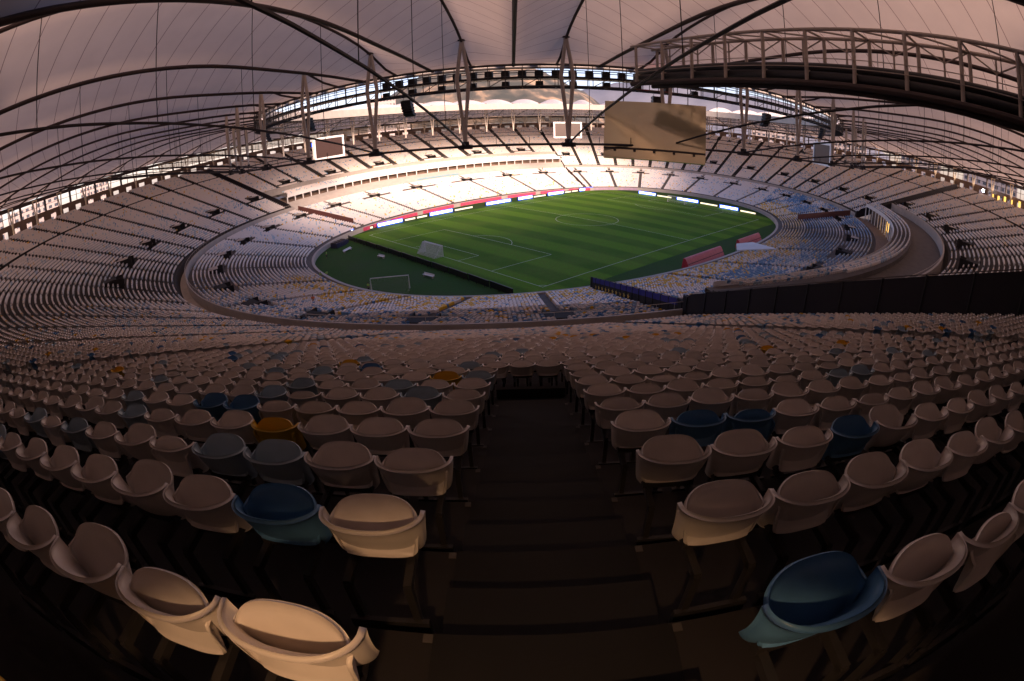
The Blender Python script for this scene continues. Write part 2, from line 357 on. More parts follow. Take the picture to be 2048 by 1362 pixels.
# stairwell entrances: upper and lower tiers
VOM = []      # (td centre, s0, s1, half width m)
LOWA = [TH_CAM+(k+.5)*STEP for k in range(0, 66, 2)]
UPA = [TH_CAM+k*STEP for k in range(66)]
def floor_z(s):
    if s < .35: return 1.0+(s-.022)/.01045*.196
    return 25.12-.352*((S_CAM-s)*LCAM-.65)/.855
def vomitory(td, s0, s1, hw, m):
    mb = MB(); x0, y0 = P(s0, td); x1, y1 = P(s1, td); d = np.array([x1-x0, y1-y0]); L = np.hypot(*d); d /= L; n = np.array([-d[1], d[0]])
    z0, z1 = floor_z(s0), floor_z(s1)
    c = lambda f, o, z: (x0+d[0]*f*L+n[0]*o, y0+d[1]*f*L+n[1]*o, z)
    for sg in (-1, 1):
        o0, o1 = sg*hw, sg*(hw+.22)
        v = [c(0, o0, z0-.4), c(0, o1, z0-.4), c(1, o1, z1-.4), c(1, o0, z1-.4), c(0, o0, z1+.55), c(0, o1, z1+.55), c(1, o1, z1+.55), c(1, o0, z1+.55)]
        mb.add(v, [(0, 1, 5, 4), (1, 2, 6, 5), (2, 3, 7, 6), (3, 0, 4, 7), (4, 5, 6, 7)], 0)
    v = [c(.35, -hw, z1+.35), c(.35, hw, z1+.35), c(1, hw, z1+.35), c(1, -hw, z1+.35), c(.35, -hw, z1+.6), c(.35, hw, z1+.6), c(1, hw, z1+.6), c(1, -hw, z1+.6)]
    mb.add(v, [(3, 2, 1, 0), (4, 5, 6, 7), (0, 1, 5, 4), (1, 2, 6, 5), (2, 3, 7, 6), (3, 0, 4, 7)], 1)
    mb.add([c(0, -hw, z0+.03), c(0, hw, z0+.03), c(.9, hw, z0+.03), c(.9, -hw, z0+.03), c(.9, -hw, z1+.34), c(.9, hw, z1+.34)], [(0, 1, 2, 3), (3, 2, 5, 4)], 2)  # black sheets stand in for the darkness inside the entrance
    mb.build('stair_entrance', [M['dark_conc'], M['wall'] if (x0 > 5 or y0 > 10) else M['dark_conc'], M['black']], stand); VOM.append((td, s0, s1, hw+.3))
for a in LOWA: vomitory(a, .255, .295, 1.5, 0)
for k, a in enumerate(UPA):
    aa = a+STEP/2
    rel = abs(((aa-TH_CAM+180) % 360)-180)
    if k % 2 == 0 and rel > 34:
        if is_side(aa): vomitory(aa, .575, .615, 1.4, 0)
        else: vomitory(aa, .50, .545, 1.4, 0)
# cross-aisle rail of the upper tier (away from the near block)
def f_cross(mb):
    for t0, t1 in ((TH_CAM+360-60, TH_CAM+360-14),):
        td = np.linspace(t0, t1, 120); x, y = P(.805, td); V = np.zeros((2, 120, 3)); V[:, :, 0] = x; V[:, :, 1] = y; V[0, :, 2] = 21.8; V[1, :, 2] = 22.95; mb.grid(V)
conc('cross_aisle_barrier', f_cross, M['dark_conc'])
# centre stairs in front of the viewer and the stairs of the neighbouring aisles: half steps
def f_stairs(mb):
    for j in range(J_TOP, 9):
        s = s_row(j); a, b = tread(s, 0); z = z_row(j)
        x, y = P((a+b)/2+.21*1.0/LCAM, TH_CAM); mb.box((x, y, z+.085), .43, 1.14, .172, rz=R(48.0+180)); x, y = P(a+.2/LCAM, TH_CAM); mb.box((x, y, z+.006), .39, 1.14, .012, rz=R(228))  # near-black step and tread sheet, the aisle's shade put into their colour
        x, y = P(a+.03/LCAM, TH_CAM); mb.box((x, y, z-.01), .05, 1.24, .03, rz=R(228), mi=1)
def f_endwall(mb):
    x, y = P(s_row(8.62), TH_CAM); mb.box((x, y, z_row(9)+.27), .1, 1.3, .56, rz=R(228))
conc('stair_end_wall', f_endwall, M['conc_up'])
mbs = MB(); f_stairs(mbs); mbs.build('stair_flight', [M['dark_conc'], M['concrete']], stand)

# radial dividers
def divider(td, segs, m, label, th=.14):
    e = empty('dividing_wall', (*P(.2, td), 0)); tag(e, label, 'wall', 'dividing walls between the blocks')
    for s0, s1, h, mm, name in segs:
        mb = MB(); n = 60; ss = np.linspace(s0, s1, n); x, y = P(ss, np.full(n, td)); d = np.array([x[-1]-x[0], y[-1]-y[0]]); d /= np.hypot(*d); nn = np.array([-d[1], d[0]])*th/2
        z = np.array([floor_z(q) if not (.352 < q < .372) else 7.0 for q in ss])
        V = np.zeros((5, n, 3))
        for i, (sg, zz) in enumerate(((-1, z-.5), (-1, z+h), (1, z+h), (1, z-.5), (-1, z-.5))):
            V[i, :, 0] = x+sg*nn[0]-e.location[0]; V[i, :, 1] = y+sg*nn[1]-e.location[1]; V[i, :, 2] = zz
        mb.grid(V)
        for k in (0, n-1): mb.add(V[:4, k], [(0, 1, 2, 3)])
        mb.build(name, mm, e)
        if th > .13 and h > 2.2 and abs(td+125.25) < 1:
            for k in range(1, n-1, 4):
                b = np.array([x[k]-e.location[0], y[k]-e.location[1], z[k]]); pm = MB(); pm.box(b+np.array([0, 0, h/2]), .10, .26, h+.12, ax=(np.array([d[0], d[1], 0]), np.array([-d[1], d[0], 0]), np.array([0, 0, 1.]))); pm.build('post', M['black'], e)
            rm = MB(); rm.tube(np.c_[x-e.location[0], y-e.location[1], z+h+.1], .035, 6); rm.build('top_rail', M['ridge'], e)
    return e
dn = divider(-125.25, [(.005, .35, 2.3, M['clad'], 'lower_panel'), (.352, .96, 3.1, M['clad'], 'upper_panel')], None, 'tall black clad wall running down the stand to the pitch on the right')
divider(-54.75, [(.09, .33, 2.4, M['maroon'], 'lower_panel'), (.36, .90, 2.4, M['clad'], 'upper_panel')], None, 'dark wall down the far end of the right hand stand')
divider(125.25, [(.06, .33, 1.9, M['maroon'], 'lower_panel'), (.36, .90, 1.5, M['clad'], 'upper_panel')], None, 'maroon and black wall dividing the left stand above the corner')
divider(54.75, [(.05, .33, 1.2, M['maroon'], 'lower_panel'), (.36, .90, 1.2, M['clad'], 'upper_panel')], None, 'low dark wall in the far corner beside the small screen')
# blue banner and yellow emblems hung on the near divider
def near_banner():
    mb = MB(); n = 40; ss = np.linspace(.02, .34, n); x, y = P(ss, np.full(n, -125.25)); d = np.array([x[-1]-x[0], y[-1]-y[0]]); d /= np.hypot(*d); nn = np.array([-d[1], d[0]])
    side = -1 if np.dot(nn, CAM[:2]-np.array([x[0], y[0]])) < 0 else 1
    nn = nn*side; z = np.array([floor_z(q) for q in ss])
    V = np.zeros((2, n, 3))
    for i, o in enumerate((1.55, 2.32)): V[i, :, 0] = x+nn[0]*.085; V[i, :, 1] = y+nn[1]*.085; V[i, :, 2] = z+o
    mb.grid(V, 0)
    for k in range(2, 22, 2):
        c = np.array([x[k]+nn[0]*.1, y[k]+nn[1]*.1, z[k]+.9]); r = .42; pts = []
        for q in range(10):
            a = math.pi/2+q*math.pi/5; rr = r if q % 2 == 0 else r*.45; pts.append(c+np.array([d[0]*rr*math.cos(a), d[1]*rr*math.cos(a), rr*math.sin(a)]))
        mb.add(pts, [tuple(range(10))], 1)
    o = mb.build('banner', [M['blue_cloth'], M['yellow_cloth']]); tag(o, 'long blue banner with a row of yellow stars on the black wall', 'banner')
near_banner()

# ------------------------------------------------------------------ seats
def shell(x, y, z, th):
    """thick smooth shell from a surface grid: returns V,F"""
    S = np.stack([x, y, z], -1); du = np.gradient(S, axis=0); dv = np.gradient(S, axis=1); N = np.cross(du, dv); N /= np.linalg.norm(N, axis=-1)[..., None]+1e-9
    a, b = x.shape; V = np.concatenate([(S+N*th/2).reshape(-1, 3), (S-N*th/2).reshape(-1, 3)]); n = a*b; F = []
    for i in range(a-1):
        for j in range(b-1):
            q = (i*b+j, i*b+j+1, (i+1)*b+j+1, (i+1)*b+j); F.append(q); F.append(tuple(k+n for k in q[::-1]))
    rim = [i*b for i in range(a)]+[(a-1)*b+j for j in range(1, b)]+[i*b+b-1 for i in range(a-2, -1, -1)]+[j for j in range(b-2, 0, -1)]
    for k in range(len(rim)):
        p, q = rim[k], rim[(k+1) % len(rim)]; F.append((q, p, p+n, q+n))
    return V, np.array(F)
def seat_back(nu, nv, th):
    ph = np.linspace(-1, 1, nu)[:, None]*np.ones((1, nv))*math.pi/2; v = np.ones((nu, 1))*np.linspace(0, 1, nv)[None]; u = np.sin(ph)
    w = .247*(.70+.30*np.sqrt(v)); t = np.clip((v-.75)/.25, 0, 1)**2
    x = w*np.sign(u)*np.abs(u)**.85; y = .045-.135*np.abs(np.cos(ph))**.8*(.6+.4*v)+.10*(1-v)**2.2-.03*t*np.cos(ph)
    z = .545+.375*v**.92-.012*np.cos(ph)*v-.012*t-.02*np.abs(u)**8*v
    return shell(x, y, z, th)
def seat_pan(nu, nv, th):
    ph = np.linspace(-1, 1, nu)[:, None]*np.ones((1, nv))*math.pi/2; v = np.ones((nu, 1))*np.linspace(0, 1, nv)[None]; u = np.sin(ph)
    w = .212*(.80+.20*np.sqrt(v))
    x = w*np.sign(u)*np.abs(u)**.85; y = -.045+(.01+.155*v**.9)*np.abs(np.cos(ph))**.8+.03*np.abs(u)**3+.012*np.clip((v-.8)/.2, 0, 1)**2
    z = .63+.275*v-.07*np.abs(u)**4*v
    return shell(x, y, z, th)
def bracket_mb():
    mb = MB(); mb.box((0, .04, .605), .36, .07, .05)
    for sx in (-.15, .15): mb.box((sx, -.06, .57), .04, .24, .05); mb.box((sx, -.17, .38), .04, .04, .40)
    mb.box((0, -.195, .22), .42, .03, .14); return mb
SEATM = ['s_white', 's_yellow', 's_blue', 's_grey']
CNAME = ['cream white', 'yellow', 'dark blue', 'pale blue']
def row_arc(s, t0, t1, n=400):
    td = np.linspace(t0, t1, n); x, y = P(s, td); L = np.concatenate([[0], np.cumsum(np.hypot(np.diff(x), np.diff(y)))]); return td, x, y, L
SEATS = []   # rows: x,y,z,nx,ny,row(j or 100+i),sector,index,side
def fill(s, z, rowid, aisles, half=.62, pitch=.5):
    A = sorted([((a+180) % 360)-180 for a in aisles]); A.append(A[0]+360)
    for q in range(len(A)-1):
        td, x, y, L = row_arc(s, A[q], A[q+1], max(16, int((A[q+1]-A[q])*6)))
        L0, L1 = half, L[-1]-half; n = int((L1-L0)/pitch)
        if n < 1: continue
        pos = L0+(L1-L0-n*pitch)/2*0+pitch*(np.arange(n)+.5)
        # justify to both ends
        pos = L0+(L1-L0)*(np.arange(n)+.5)/n
        xs, ys, ts = np.interp(pos, L, x), np.interp(pos, L, y), np.interp(pos, L, td)
        tx, ty = np.interp(pos, L, np.gradient(x, L)), np.interp(pos, L, np.gradient(y, L)); nrm = np.hypot(tx, ty)
        # inward normal = rotate tangent +90 (ccw travel -> inward left)
        SEATS.append(np.stack([xs, ys, np.full(n, z), -ty/nrm, tx/nrm, np.full(n, rowid), np.full(n, s), ts], 1))
def ns(a): return ((a+180) % 360)-180
ups = [ns(a) for a in UPA]
for j in range(J_LOW, J_TOP-1, -1):
    s = s_row(j)
    al = ups if j <= 8 else [a for a in ups if abs(a-TH_CAM) > 1]
    fill(s, z_row(j), j, al, half=.575 if j < 9 else .8)
for i in range(LOW_N): fill(s_low(i), z_low(i), 100+i, [ns(a) for a in LOWA], half=.65)
S = np.concatenate(SEATS); ts = S[:, 7]; ts = ((ts+180) % 360)-180
keep = np.ones(len(S), bool)
side = (np.abs(ts) > 54.75) & (np.abs(ts) < 125.25)
upper = S[:, 5] < 90
keep &= ~(upper & side & (S[:, 5] > J_SIDE))
for a_ in UPA:
    if abs(ns(a_)-TH_CAM) > 12: keep &= ~(upper & (np.abs(((ts-a_+180) % 360)-180)*math.pi/180*np.hypot(S[:, 0], S[:, 1]) < .95))
for d in DIV: 
    arc = np.abs(ts-d)*math.pi/180*np.hypot(S[:, 0], S[:, 1]); keep &= ~(arc < .7)
for (td_, s0, s1, hw) in VOM:
    dt = np.abs(((ts-td_+180) % 360)-180)*math.pi/180*np.hypot(S[:, 0], S[:, 1]); keep &= ~((dt < hw) & (S[:, 6] > s0-.006) & (S[:, 6] < s1+.004))
    keep &= ~((dt < hw+3.4) & (S[:, 6] > s0-.006) & (S[:, 6] < s0+.010) & (np.hypot(S[:, 0]-CAM[0], S[:, 1]-CAM[1]) > 35))
# cross aisle row left out away from the near block
keep &= ~(upper & (S[:, 5] == 8) & (np.abs(((ts-TH_CAM+180) % 360)-180) > 14))
S = S[keep]; ts = ((S[:, 7]+180) % 360)-180
# box-level terraces: four rows
BX = []
for t0, t1 in ((-124, -56), (56, 124)):
    for q in range(4):
        td, x, y, L = row_arc(.409+.0115*q, t0, t1, 500); n = int(L[-1]/.56); pos = (np.arange(n)+.5)*.56
        tx, ty = np.interp(pos, L, np.gradient(x, L)), np.interp(pos, L, np.gradient(y, L)); nr = np.hypot(tx, ty)
        BX.append(np.stack([np.interp(pos, L, x), np.interp(pos, L, y), np.full(n, 12.2+.25*q), -ty/nr, tx/nr, np.full(n, 60), np.full(n, .41), np.interp(pos, L, td)], 1))
S = np.concatenate([S]+BX)
# colours
D0 = np.hypot(S[:, 0]-CAM[0], S[:, 1]-CAM[1]); s_ = S[:, 6]; n = len(S); rnd = RNG.random(n); patch = np.sin(S[:, 0]*.33+S[:, 1]*.21)+np.sin(S[:, 0]*.13-S[:, 1]*.37+1)
py = np.where(s_ < .35, np.clip(.85-s_*3.2, .03, 1), .03); pb = np.where(s_ < .35, np.clip(s_*.6, .03, .2), np.where(s_ < .6, .09-.2*(s_-.35), .03)); pg = np.where((s_ > .2) & (s_ < .62), .18, .06)
pg = np.where(s_ > .7, .06, pg); py = np.where(s_ > .7, .018, py)
far_ = (D0 > 95) & (S[:, 1] > -25); py = np.where(far_, py*.28, py); pb = np.where(far_, pb*.3, pb)
nearlow = (s_ < .35) & ~far_; py = np.where(nearlow, np.where(s_+.05*patch*.5 < .13, .42, .06), py); pb = np.where(nearlow, np.where(s_+.04*patch > .2, .24, .06), pb); py = np.where(far_ & (s_ < .14), .035, np.where(far_, .012, py)); pb = np.where(far_, .008, pb); pg = np.where(far_ & (s_ > .15) & (s_ < .3), .10+.07*patch, np.where(far_ & (s_ >= .3) & (s_ < .62), .13+.1*patch, pg))
rl = nearlow & (S[:, 0] > -38) & (s_ > .11); pb = np.where(rl, .42+.2*patch, pb); pg = np.where(rl, .30, pg)
ci = np.where(rnd < py, 1, np.where(rnd < py+pb, 2, np.where(rnd < py+pb+pg, 3, 0)))
D = np.sqrt((S[:, 0]-CAM[0])**2+(S[:, 1]-CAM[1])**2+(S[:, 2]-CAM[2]+.8)**2)
# in view of the lens?
dv = np.stack([S[:, 0]-CAM[0], S[:, 1]-CAM[1], S[:, 2]+.7-CAM[2]], 1); zz = dv@fw; xx = dv@r2; yy = dv@u2; hh = np.hypot(xx, yy); rr = 2*np.sin(np.arctan2(hh, zz)/2)*975.68
px, pyx = 1024+rr*xx/hh, 681-rr*yy/hh
margin = 160
inv = (px > -margin) & (px < 2048+margin) & (pyx > -margin) & (pyx < 1362+260) & (np.arctan2(hh, zz) < 1.55)
keepv = inv | (D < 14)
S, ci, D, ts_, px, pyx, inv = S[keepv], ci[keepv], D[keepv], ts[:0], px[keepv], pyx[keepv], inv[keepv]
infr = (px > -25) & (px < 2073) & (pyx > 0) & (pyx < 1362+50)
# fixed colours of recognisable near seats (row, place from the stairs, side) -> colour
lat = (S[:, 0]-CAM[0])*math.cos(R(138))+(S[:, 1]-CAM[1])*math.sin(R(138))      # to the left of the stairs positive
order = np.argsort(np.where(infr & (S[:, 5] < 60), D, 1e9))[:300]
near_set = set(order.tolist())
FIX = {(-1, 'r', 0): 2, (0, 'r', 0): 2, (0, 'r', 1): 0, (0, 'l', 0): 0, (0, 'l', 1): 0, (1, 'l', 0): 0, (1, 'l', 1): 2, (2, 'l', 2): 3, (2, 'l', 3): 3, (3, 'l', 3): 1, (7, 'l', 1): 1, (1, 'r', 0): 0, (3, 'r', 1): 2, (3, 'r', 2): 2, (2, 'r', 3): 2, (4, 'l', 5): 2, (4, 'l', 6): 2}
def place_index():
    info = {}
    for j in range(J_TOP, 22):
        ids = np.where((S[:, 5] == j) & (D < 60))[0]
        for sd in 'lr':
            q = ids[(lat[ids] > -.14) if sd == 'l' else (lat[ids] <= -.14)]; q = q[np.argsort(np.abs(lat[q]+.14))]
            for r_, i in enumerate(q): info[int(i)] = (j, sd, r_)
    return info
INFO = place_index()
for i, key in INFO.items():
    if i in near_set and key[0] < 9: ci[i] = FIX.get(key, 0 if RNG.random() < .93 else 3)
# prototypes for individual seats
vb, fb = seat_back(25, 13, .022); vp, fp = seat_pan(25, 10, .018)
protos = []
def mesh_of(name, V, F, m):
    me = bpy.data.meshes.new(name); me.from_pydata(V.tolist(), [], F.tolist()); me.materials.append(m); me.polygons.foreach_set('use_smooth', np.ones(len(F), bool)); return me
brk = bracket_mb(); bme = None
for c in range(4):
    protos.append((mesh_of('backrest', vb, fb, M[SEATM[c]]), mesh_of('seat_pan', vp, fp, M[SEATM[c]])))
bo = brk.build('bracket', M['bracket']); bme = bo.data; bpy.data.objects.remove(bo)
def row_words(j): return 'nearest row' if j == J0 else ('%s nearest row' % ordn(j-J0))
J0 = min(INFO[i][0] for i in near_set if i in INFO)
for i in order:
    i = int(i); j, sd, r_ = INFO[i]
    x, y, z, nx, ny = S[i, :5]; rz = math.atan2(ny, nx)-math.pi/2+RNG.normal(0, .015)
    e = empty('stadium_seat', (x, y, z), rz)
    tag(e, '%s folding seat, %s %s of the centre stairs, %s' % (CNAME[ci[i]], ordn(r_), 'left' if sd == 'l' else 'right', row_words(j)), 'seat', 'folding seats in the nearest rows')
    tilt = RNG.normal(0, .05)
    for nm, me in (('backrest', protos[ci[i]][0]), ('seat_pan', protos[ci[i]][1]), ('bracket', bme)):
        o = bpy.data.objects.new(nm, me); COL.objects.link(o); o.parent = e
        if nm == 'seat_pan': o.rotation_euler = (tilt, 0, 0)
# all other seats: one mass
rest = np.array([i for i in range(len(S)) if i not in near_set])
def stamp(ids, tmplV, tmplF):
    n = len(ids); q = S[ids]; nx, ny = q[:, 3], q[:, 4]; j1 = RNG.normal(0, .012, n)
    V = tmplV[None]; X = q[:, 0, None]+V[..., 0]*ny[:, None]+V[..., 1]*nx[:, None]; Y = q[:, 1, None]-V[..., 0]*nx[:, None]+V[..., 1]*ny[:, None]; Z = q[:, 2, None]+V[..., 2]
    VV = np.stack([X, Y, Z], -1).reshape(-1, 3); FF = (tmplF[None]+(np.arange(n)*len(tmplV))[:, None, None]).reshape(-1, 4); return VV, FF, np.repeat(ci[ids], len(tmplF))
def open_grid(fn, nu, nv):
    Vv, Ff = fn(nu, nv, .012); k = nu*nv; F = np.array([f for f in Ff if max(f) < k]); return Vv[:k], F
lv = []
dr = D[rest]
a, b = seat_back(9, 5, .016), seat_pan(9, 5, .018); lv.append((rest[dr < 24], np.concatenate([a[0], b[0]]), np.concatenate([a[1], b[1]+len(a[0])])))
a, b = open_grid(seat_back, 5, 3), open_grid(seat_pan, 5, 3); lv.append((rest[(dr >= 24) & (dr < 62)], np.concatenate([a[0], b[0]]), np.concatenate([a[1], b[1]+len(a[0])])))
fV = np.array([(-.22, .12, .38), (.22, .12, .38), (.19, .10, .83), (-.19, .10, .83), (.2, -.12, .80), (-.2, -.12, .80), (.22, -.08, .38), (-.22, -.08, .38)])
fF = np.array([(0, 1, 2, 3), (3, 2, 4, 5), (5, 4, 6, 7)]); lv.append((rest[dr >= 62], fV, fF))
VV, FF, MI, off = [], [], [], 0
for ids, tv, tf in lv:
    if len(ids) == 0: continue
    v_, f_, m_ = stamp(ids, tv, tf); VV.append(v_); FF.append(f_+off); MI.append(m_); off += len(v_)
so_ = quads_mesh('stadium_seats', np.concatenate(VV), np.concatenate(FF), [M[k] for k in SEATM], np.concatenate(MI), smooth=True)
tag(so_, 'thousands of white, blue and yellow folding seats filling the tiers beyond the near rows', 'seats', kind='stuff')
print('seats', len(S), [len(l[0]) for l in lv], 'near D', D[order].max(), 'J0', J0)

# ------------------------------------------------------------------ the roof
NS, RA, RB, ZN, PH0 = 46, 94., 76., 25.25, -135.57
OA, OB = 156., 137.
def node(ph): return np.array([RA*math.cos(R(ph)), RB*math.sin(R(ph))])
def outer(ph): q = ph+3.6*math.sin(R(2*ph)); return np.array([OA*math.cos(R(q)), OB*math.sin(R(q))])
UR = np.array([-.115, -.06, 0, .15, .35, .5, .67, .85, 1.0]); ZR = np.array([35.7, 36.4, 38.0, 40.3, 41.5, 41.4, 40.0, 37.4, 34.2])
UV_ = UR; ZV = np.array([35.6, 35.8, 36.1, 36.7, 37.5, 37.4, 36.6, 35.2, 33.8])
UU = np.concatenate([[-.115, -.09, -.06, -.03], np.linspace(0, 1, 23)])
def smooth_interp(u, U, Z):
    # Catmull-like smooth via cubic Hermite
    m = np.gradient(Z, U); i = np.clip(np.searchsorted(U, u)-1, 0, len(U)-2); h = U[i+1]-U[i]; t = (u-U[i])/h
    return (2*t**3-3*t**2+1)*Z[i]+(t**3-2*t**2+t)*h*m[i]+(-2*t**3+3*t**2)*Z[i+1]+(t**3-t**2)*h*m[i+1]
zr, zv = smooth_interp(UU, UR, ZR), smooth_interp(UU, UV_, ZV)
def spoke(ph): a, b = node(ph), outer(ph); return a[None]+(b-a)[None]*UU[:, None]
roof = tag(empty('stadium_roof', (0, 0, 0)), 'ring shaped white fabric roof on dark arched ribs with flying masts', 'roof')
NSUB = 5
def f_membrane():
    mb = MB(); st = 360/NS; nphi = NS*2*NSUB; V = np.zeros((nphi+1, len(UU), 3)); uv = np.zeros((nphi+1, len(UU), 2))
    Lsp = 61.
    for q in range(nphi+1):
        ph = PH0+q*st/(2*NSUB); f = (q % (2*NSUB))/NSUB; f = f if f <= 1 else 2-f      # 0 ridge, 1 valley
        k = q // NSUB; pa = PH0+k*st/2; pb = pa+st/2; g = (q % NSUB)/NSUB
        xy = spoke(pa)*(1-g)+spoke(pb)*g
        sag = .0
        V[q, :, :2] = xy; V[q, :, 2] = zr*(1-f)+zv*f+.12*math.sin(math.pi*f)*np.sin(np.pi*np.clip(UU, 0, 1))
        uv[q, :, 0] = UU*Lsp/2.5; uv[q, :, 1] = q/NSUB
    a, b = V.shape[:2]; mb.grid(V); o = mb.build('membrane', M['membrane'], roof, smooth=False)
    ul = o.data.uv_layers.new(name='panel'); li = np.zeros(len(o.data.loops), np.int32); o.data.loops.foreach_get('vertex_index', li); ul.data.foreach_set('uv', uv.reshape(-1, 2)[li].astype(np.float32).ravel())
    sm = np.ones(len(o.data.polygons), bool); o.data.polygons.foreach_set('use_smooth', sm)
f_membrane()
def f_block_deck():  # opaque deck added behind the viewer, blocks daylight coming through the membrane
    mb = MB(); us = np.linspace(.76, 1.03, 6); A = np.linspace(-168, -104, 60); V = np.zeros((6, len(A), 3))
    for i, a in enumerate(A):
        n_, o_ = node(a), outer(a); V[:, i, :2] = n_[None]+(o_-n_)[None]*us[:, None]; V[:, i, 2] = np.interp(us, UU, zr)+.9
    mb.grid(V); mb.build('light_block_deck', M['brown'], roof)
f_block_deck()
HANG = MB()
for k in range(NS):
    ph = PH0+k*360/NS; sp = spoke(ph); mb = MB(); mb.tube(np.c_[sp, zr-.25], .165, 6); mb.build('ridge_rib', M['ridge'], roof, smooth=True)
    ph2 = ph+180/NS; sp2 = spoke(ph2); mb = MB(); mb.tube(np.c_[sp2, zv-.22], .2, 6); mb.build('valley_rib', M['ridge'], roof, smooth=True)
    n0 = node(ph); o0 = outer(ph); t = np.array([-RA*math.sin(R(ph)), RB*math.cos(R(ph))]); t /= np.hypot(*t)
    mb = MB(); b = np.array([*n0, ZN]); tp = np.array([*n0, 38.1])
    for sg in (-1, 1):
        mid = np.array([*(n0+t*sg*.68), 33.2]); low = np.array([*(n0+t*sg*.12), ZN+2.2])
        mb.tube([b, low, mid], [.22, .2, .24], 7); mb.tube([mid, tp], [.24, .2], 7)
    mb.box((*n0, ZN-.05), 1.5, .8, .5, rz=math.atan2(t[1], t[0]), mi=1); mb.box((*n0, ZN+.3), .6, .6, .6, mi=1)
    mb.box((*n0, 38.1), .8, .5, .5, rz=math.atan2(t[1], t[0]), mi=1)
    mb.build('flying_mast', [M['steel_l'], M['cable']], roof, smooth=False)
    mb = MB(); ca, cb = np.array([*n0, ZN+.1]), np.array([*(n0+(o0-n0)*.985), 36.4-2.6]); 
    def cz(u): return ZN+.1+(36.2-ZN)*u if u < .75 else None
    pts = []
    for u in np.linspace(0, 1, 9):
        pts.append([*(n0+(o0-n0)*u), ZN+.1+14.2*u-5.0*u*u])
    mb.tube(pts, .11, 5); mb.build('radial_cable', M['cable'], roof)
    for u in (.17, .34, .51, .67):
        xy = n0+(o0-n0)*u; zt = float(np.interp(u, UU, zr))-.4; zb = ZN+.1+14.2*u-5.0*u*u; nearby = min(k, NS-k) <= 12
        mb = MB() if nearby else HANG
        mb.tube([(*xy, zb), (*xy, zt)], .035, 4)
        if nearby: mb.build('hanger', M['cable'], roof)
tag(HANG.build('hangers', M['cable'], roof), kind='stuff')
# lower tension ring
mb = MB(); ph = np.arange(NS)*360/NS+PH0; pts = np.array([[*node(a), ZN] for a in ph]); mb.tube(pts, .16, 6, closed=True)
for k in range(NS):
    a, b = pts[k], pts[(k+1) % NS]
    for f in (.3, .62): c = a+(b-a)*f; mb.tube([c, c+np.array([0, 0, .9])], .04, 4)
mb.build('tension_ring', M['cable'], roof)
# inner ring truss with catwalk
def ring_pt(a, off, z): 
    n_ = node(a); o_ = outer(a); d = (o_-n_); d /= np.hypot(*d); q = n_-d*7.2+d*off; return np.array([q[0], q[1], z])
def f_truss():
    mb = MB(); A = np.arange(0, 360, 360/(NS*5)); A = PH0+A
    for off, z, r in ((-1.2, 32.5, .14), (1.2, 32.5, .14), (-1.2, 35.25, .17), (1.2, 35.35, .17), (-1.2, 34.6, .06), (1.2, 34.6, .06)):
        mb.tube([ring_pt(a, off, z) for a in A], r, 5, closed=True)
    for i, a in enumerate(A):
        for off in (-1.2, 1.2): mb.tube([ring_pt(a, off, 32.5), ring_pt(a, off, 35.3)], .065, 4)
        mb.tube([ring_pt(a, -1.2, 32.5), ring_pt(a, 1.2, 32.5)], .06, 4)
        if i % 2 == 0:
            b = A[(i+1) % len(A)]
            mb.tube([ring_pt(a, 1.2, 32.5), ring_pt(b, 1.2, 33.7)], .05, 4)
    mb.build('ring_truss', M['steel'], roof)
    mb = MB(); V = np.zeros((5, len(A)+1, 3))
    for i, (off, z) in enumerate(((-1.0, 33.55), (1.0, 33.55), (1.0, 33.85), (-1.0, 33.85), (-1.0, 33.55))):
        for k in range(len(A)+1): V[i, k] = ring_pt(A[k % len(A)], off, z)
    mb.grid(V); mb.build('catwalk', M['black'], roof)
    mb = MB(); V = np.zeros((5, len(A)+1, 3))
    for i, (off, z) in enumerate(((-1.5, 35.3), (-1.5, 37.7), (-1.3, 37.7), (-1.3, 35.3), (-1.5, 35.3))):
        for k in range(len(A)+1): V[i, k] = ring_pt(A[k % len(A)], off, z)
    mb.grid(V); mb.build('gutter_band', M['wall'], roof)
f_truss()
# equipment on the truss: floodlights (black boxes), loudspeakers hanging below
def floodlight(a, off, z, sc, label):
    c = ring_pt(a, off, z); e = empty('floodlight', c, R(a)); tag(e, label, 'floodlight', 'black floodlights along the roof ring')
    mb = MB(); mb.box((0, 0, .45*sc), .5*sc, .9*sc, .7*sc); mb.box((-.22*sc, 0, .45*sc), .1, 1.0*sc, .8*sc); mb.build('housing', M['black'], e)
    mb = MB(); mb.box((0, .5*sc, .25*sc), .08, .05, .6*sc); mb.box((0, -.5*sc, .25*sc), .08, .05, .6*sc); mb.box((0, 0, -.02), .12, 1.05*sc, .06); mb.build('yoke', M['steel'], e)
angs = np.arange(PH0-96, PH0+92, 360/(NS*5)*1.0)
kk = 0
for i, a in enumerate(angs):
    if i % 2 == 0: floodlight(a+.3, -.6, 35.5, 1.0 if RNG.random() < .7 else 1.25, 'black box floodlight standing on top of the roof ring truss')
for i, a in enumerate(np.arange(PH0-18, PH0+14, 360/(NS*5))):
    floodlight(a+.78, -.3, 33.9, 1.05, 'black floodlight on the catwalk inside the near ring truss'); 
    if i % 2 == 0: floodlight(a+.78, -.2, 32.55, .95, 'black floodlight slung under the catwalk of the near ring truss')
SPK = ['far left', 'left of the first mast pair', 'left of centre', 'by the big beige screen', 'right of the beige screen', 'over the right stand', 'far right']
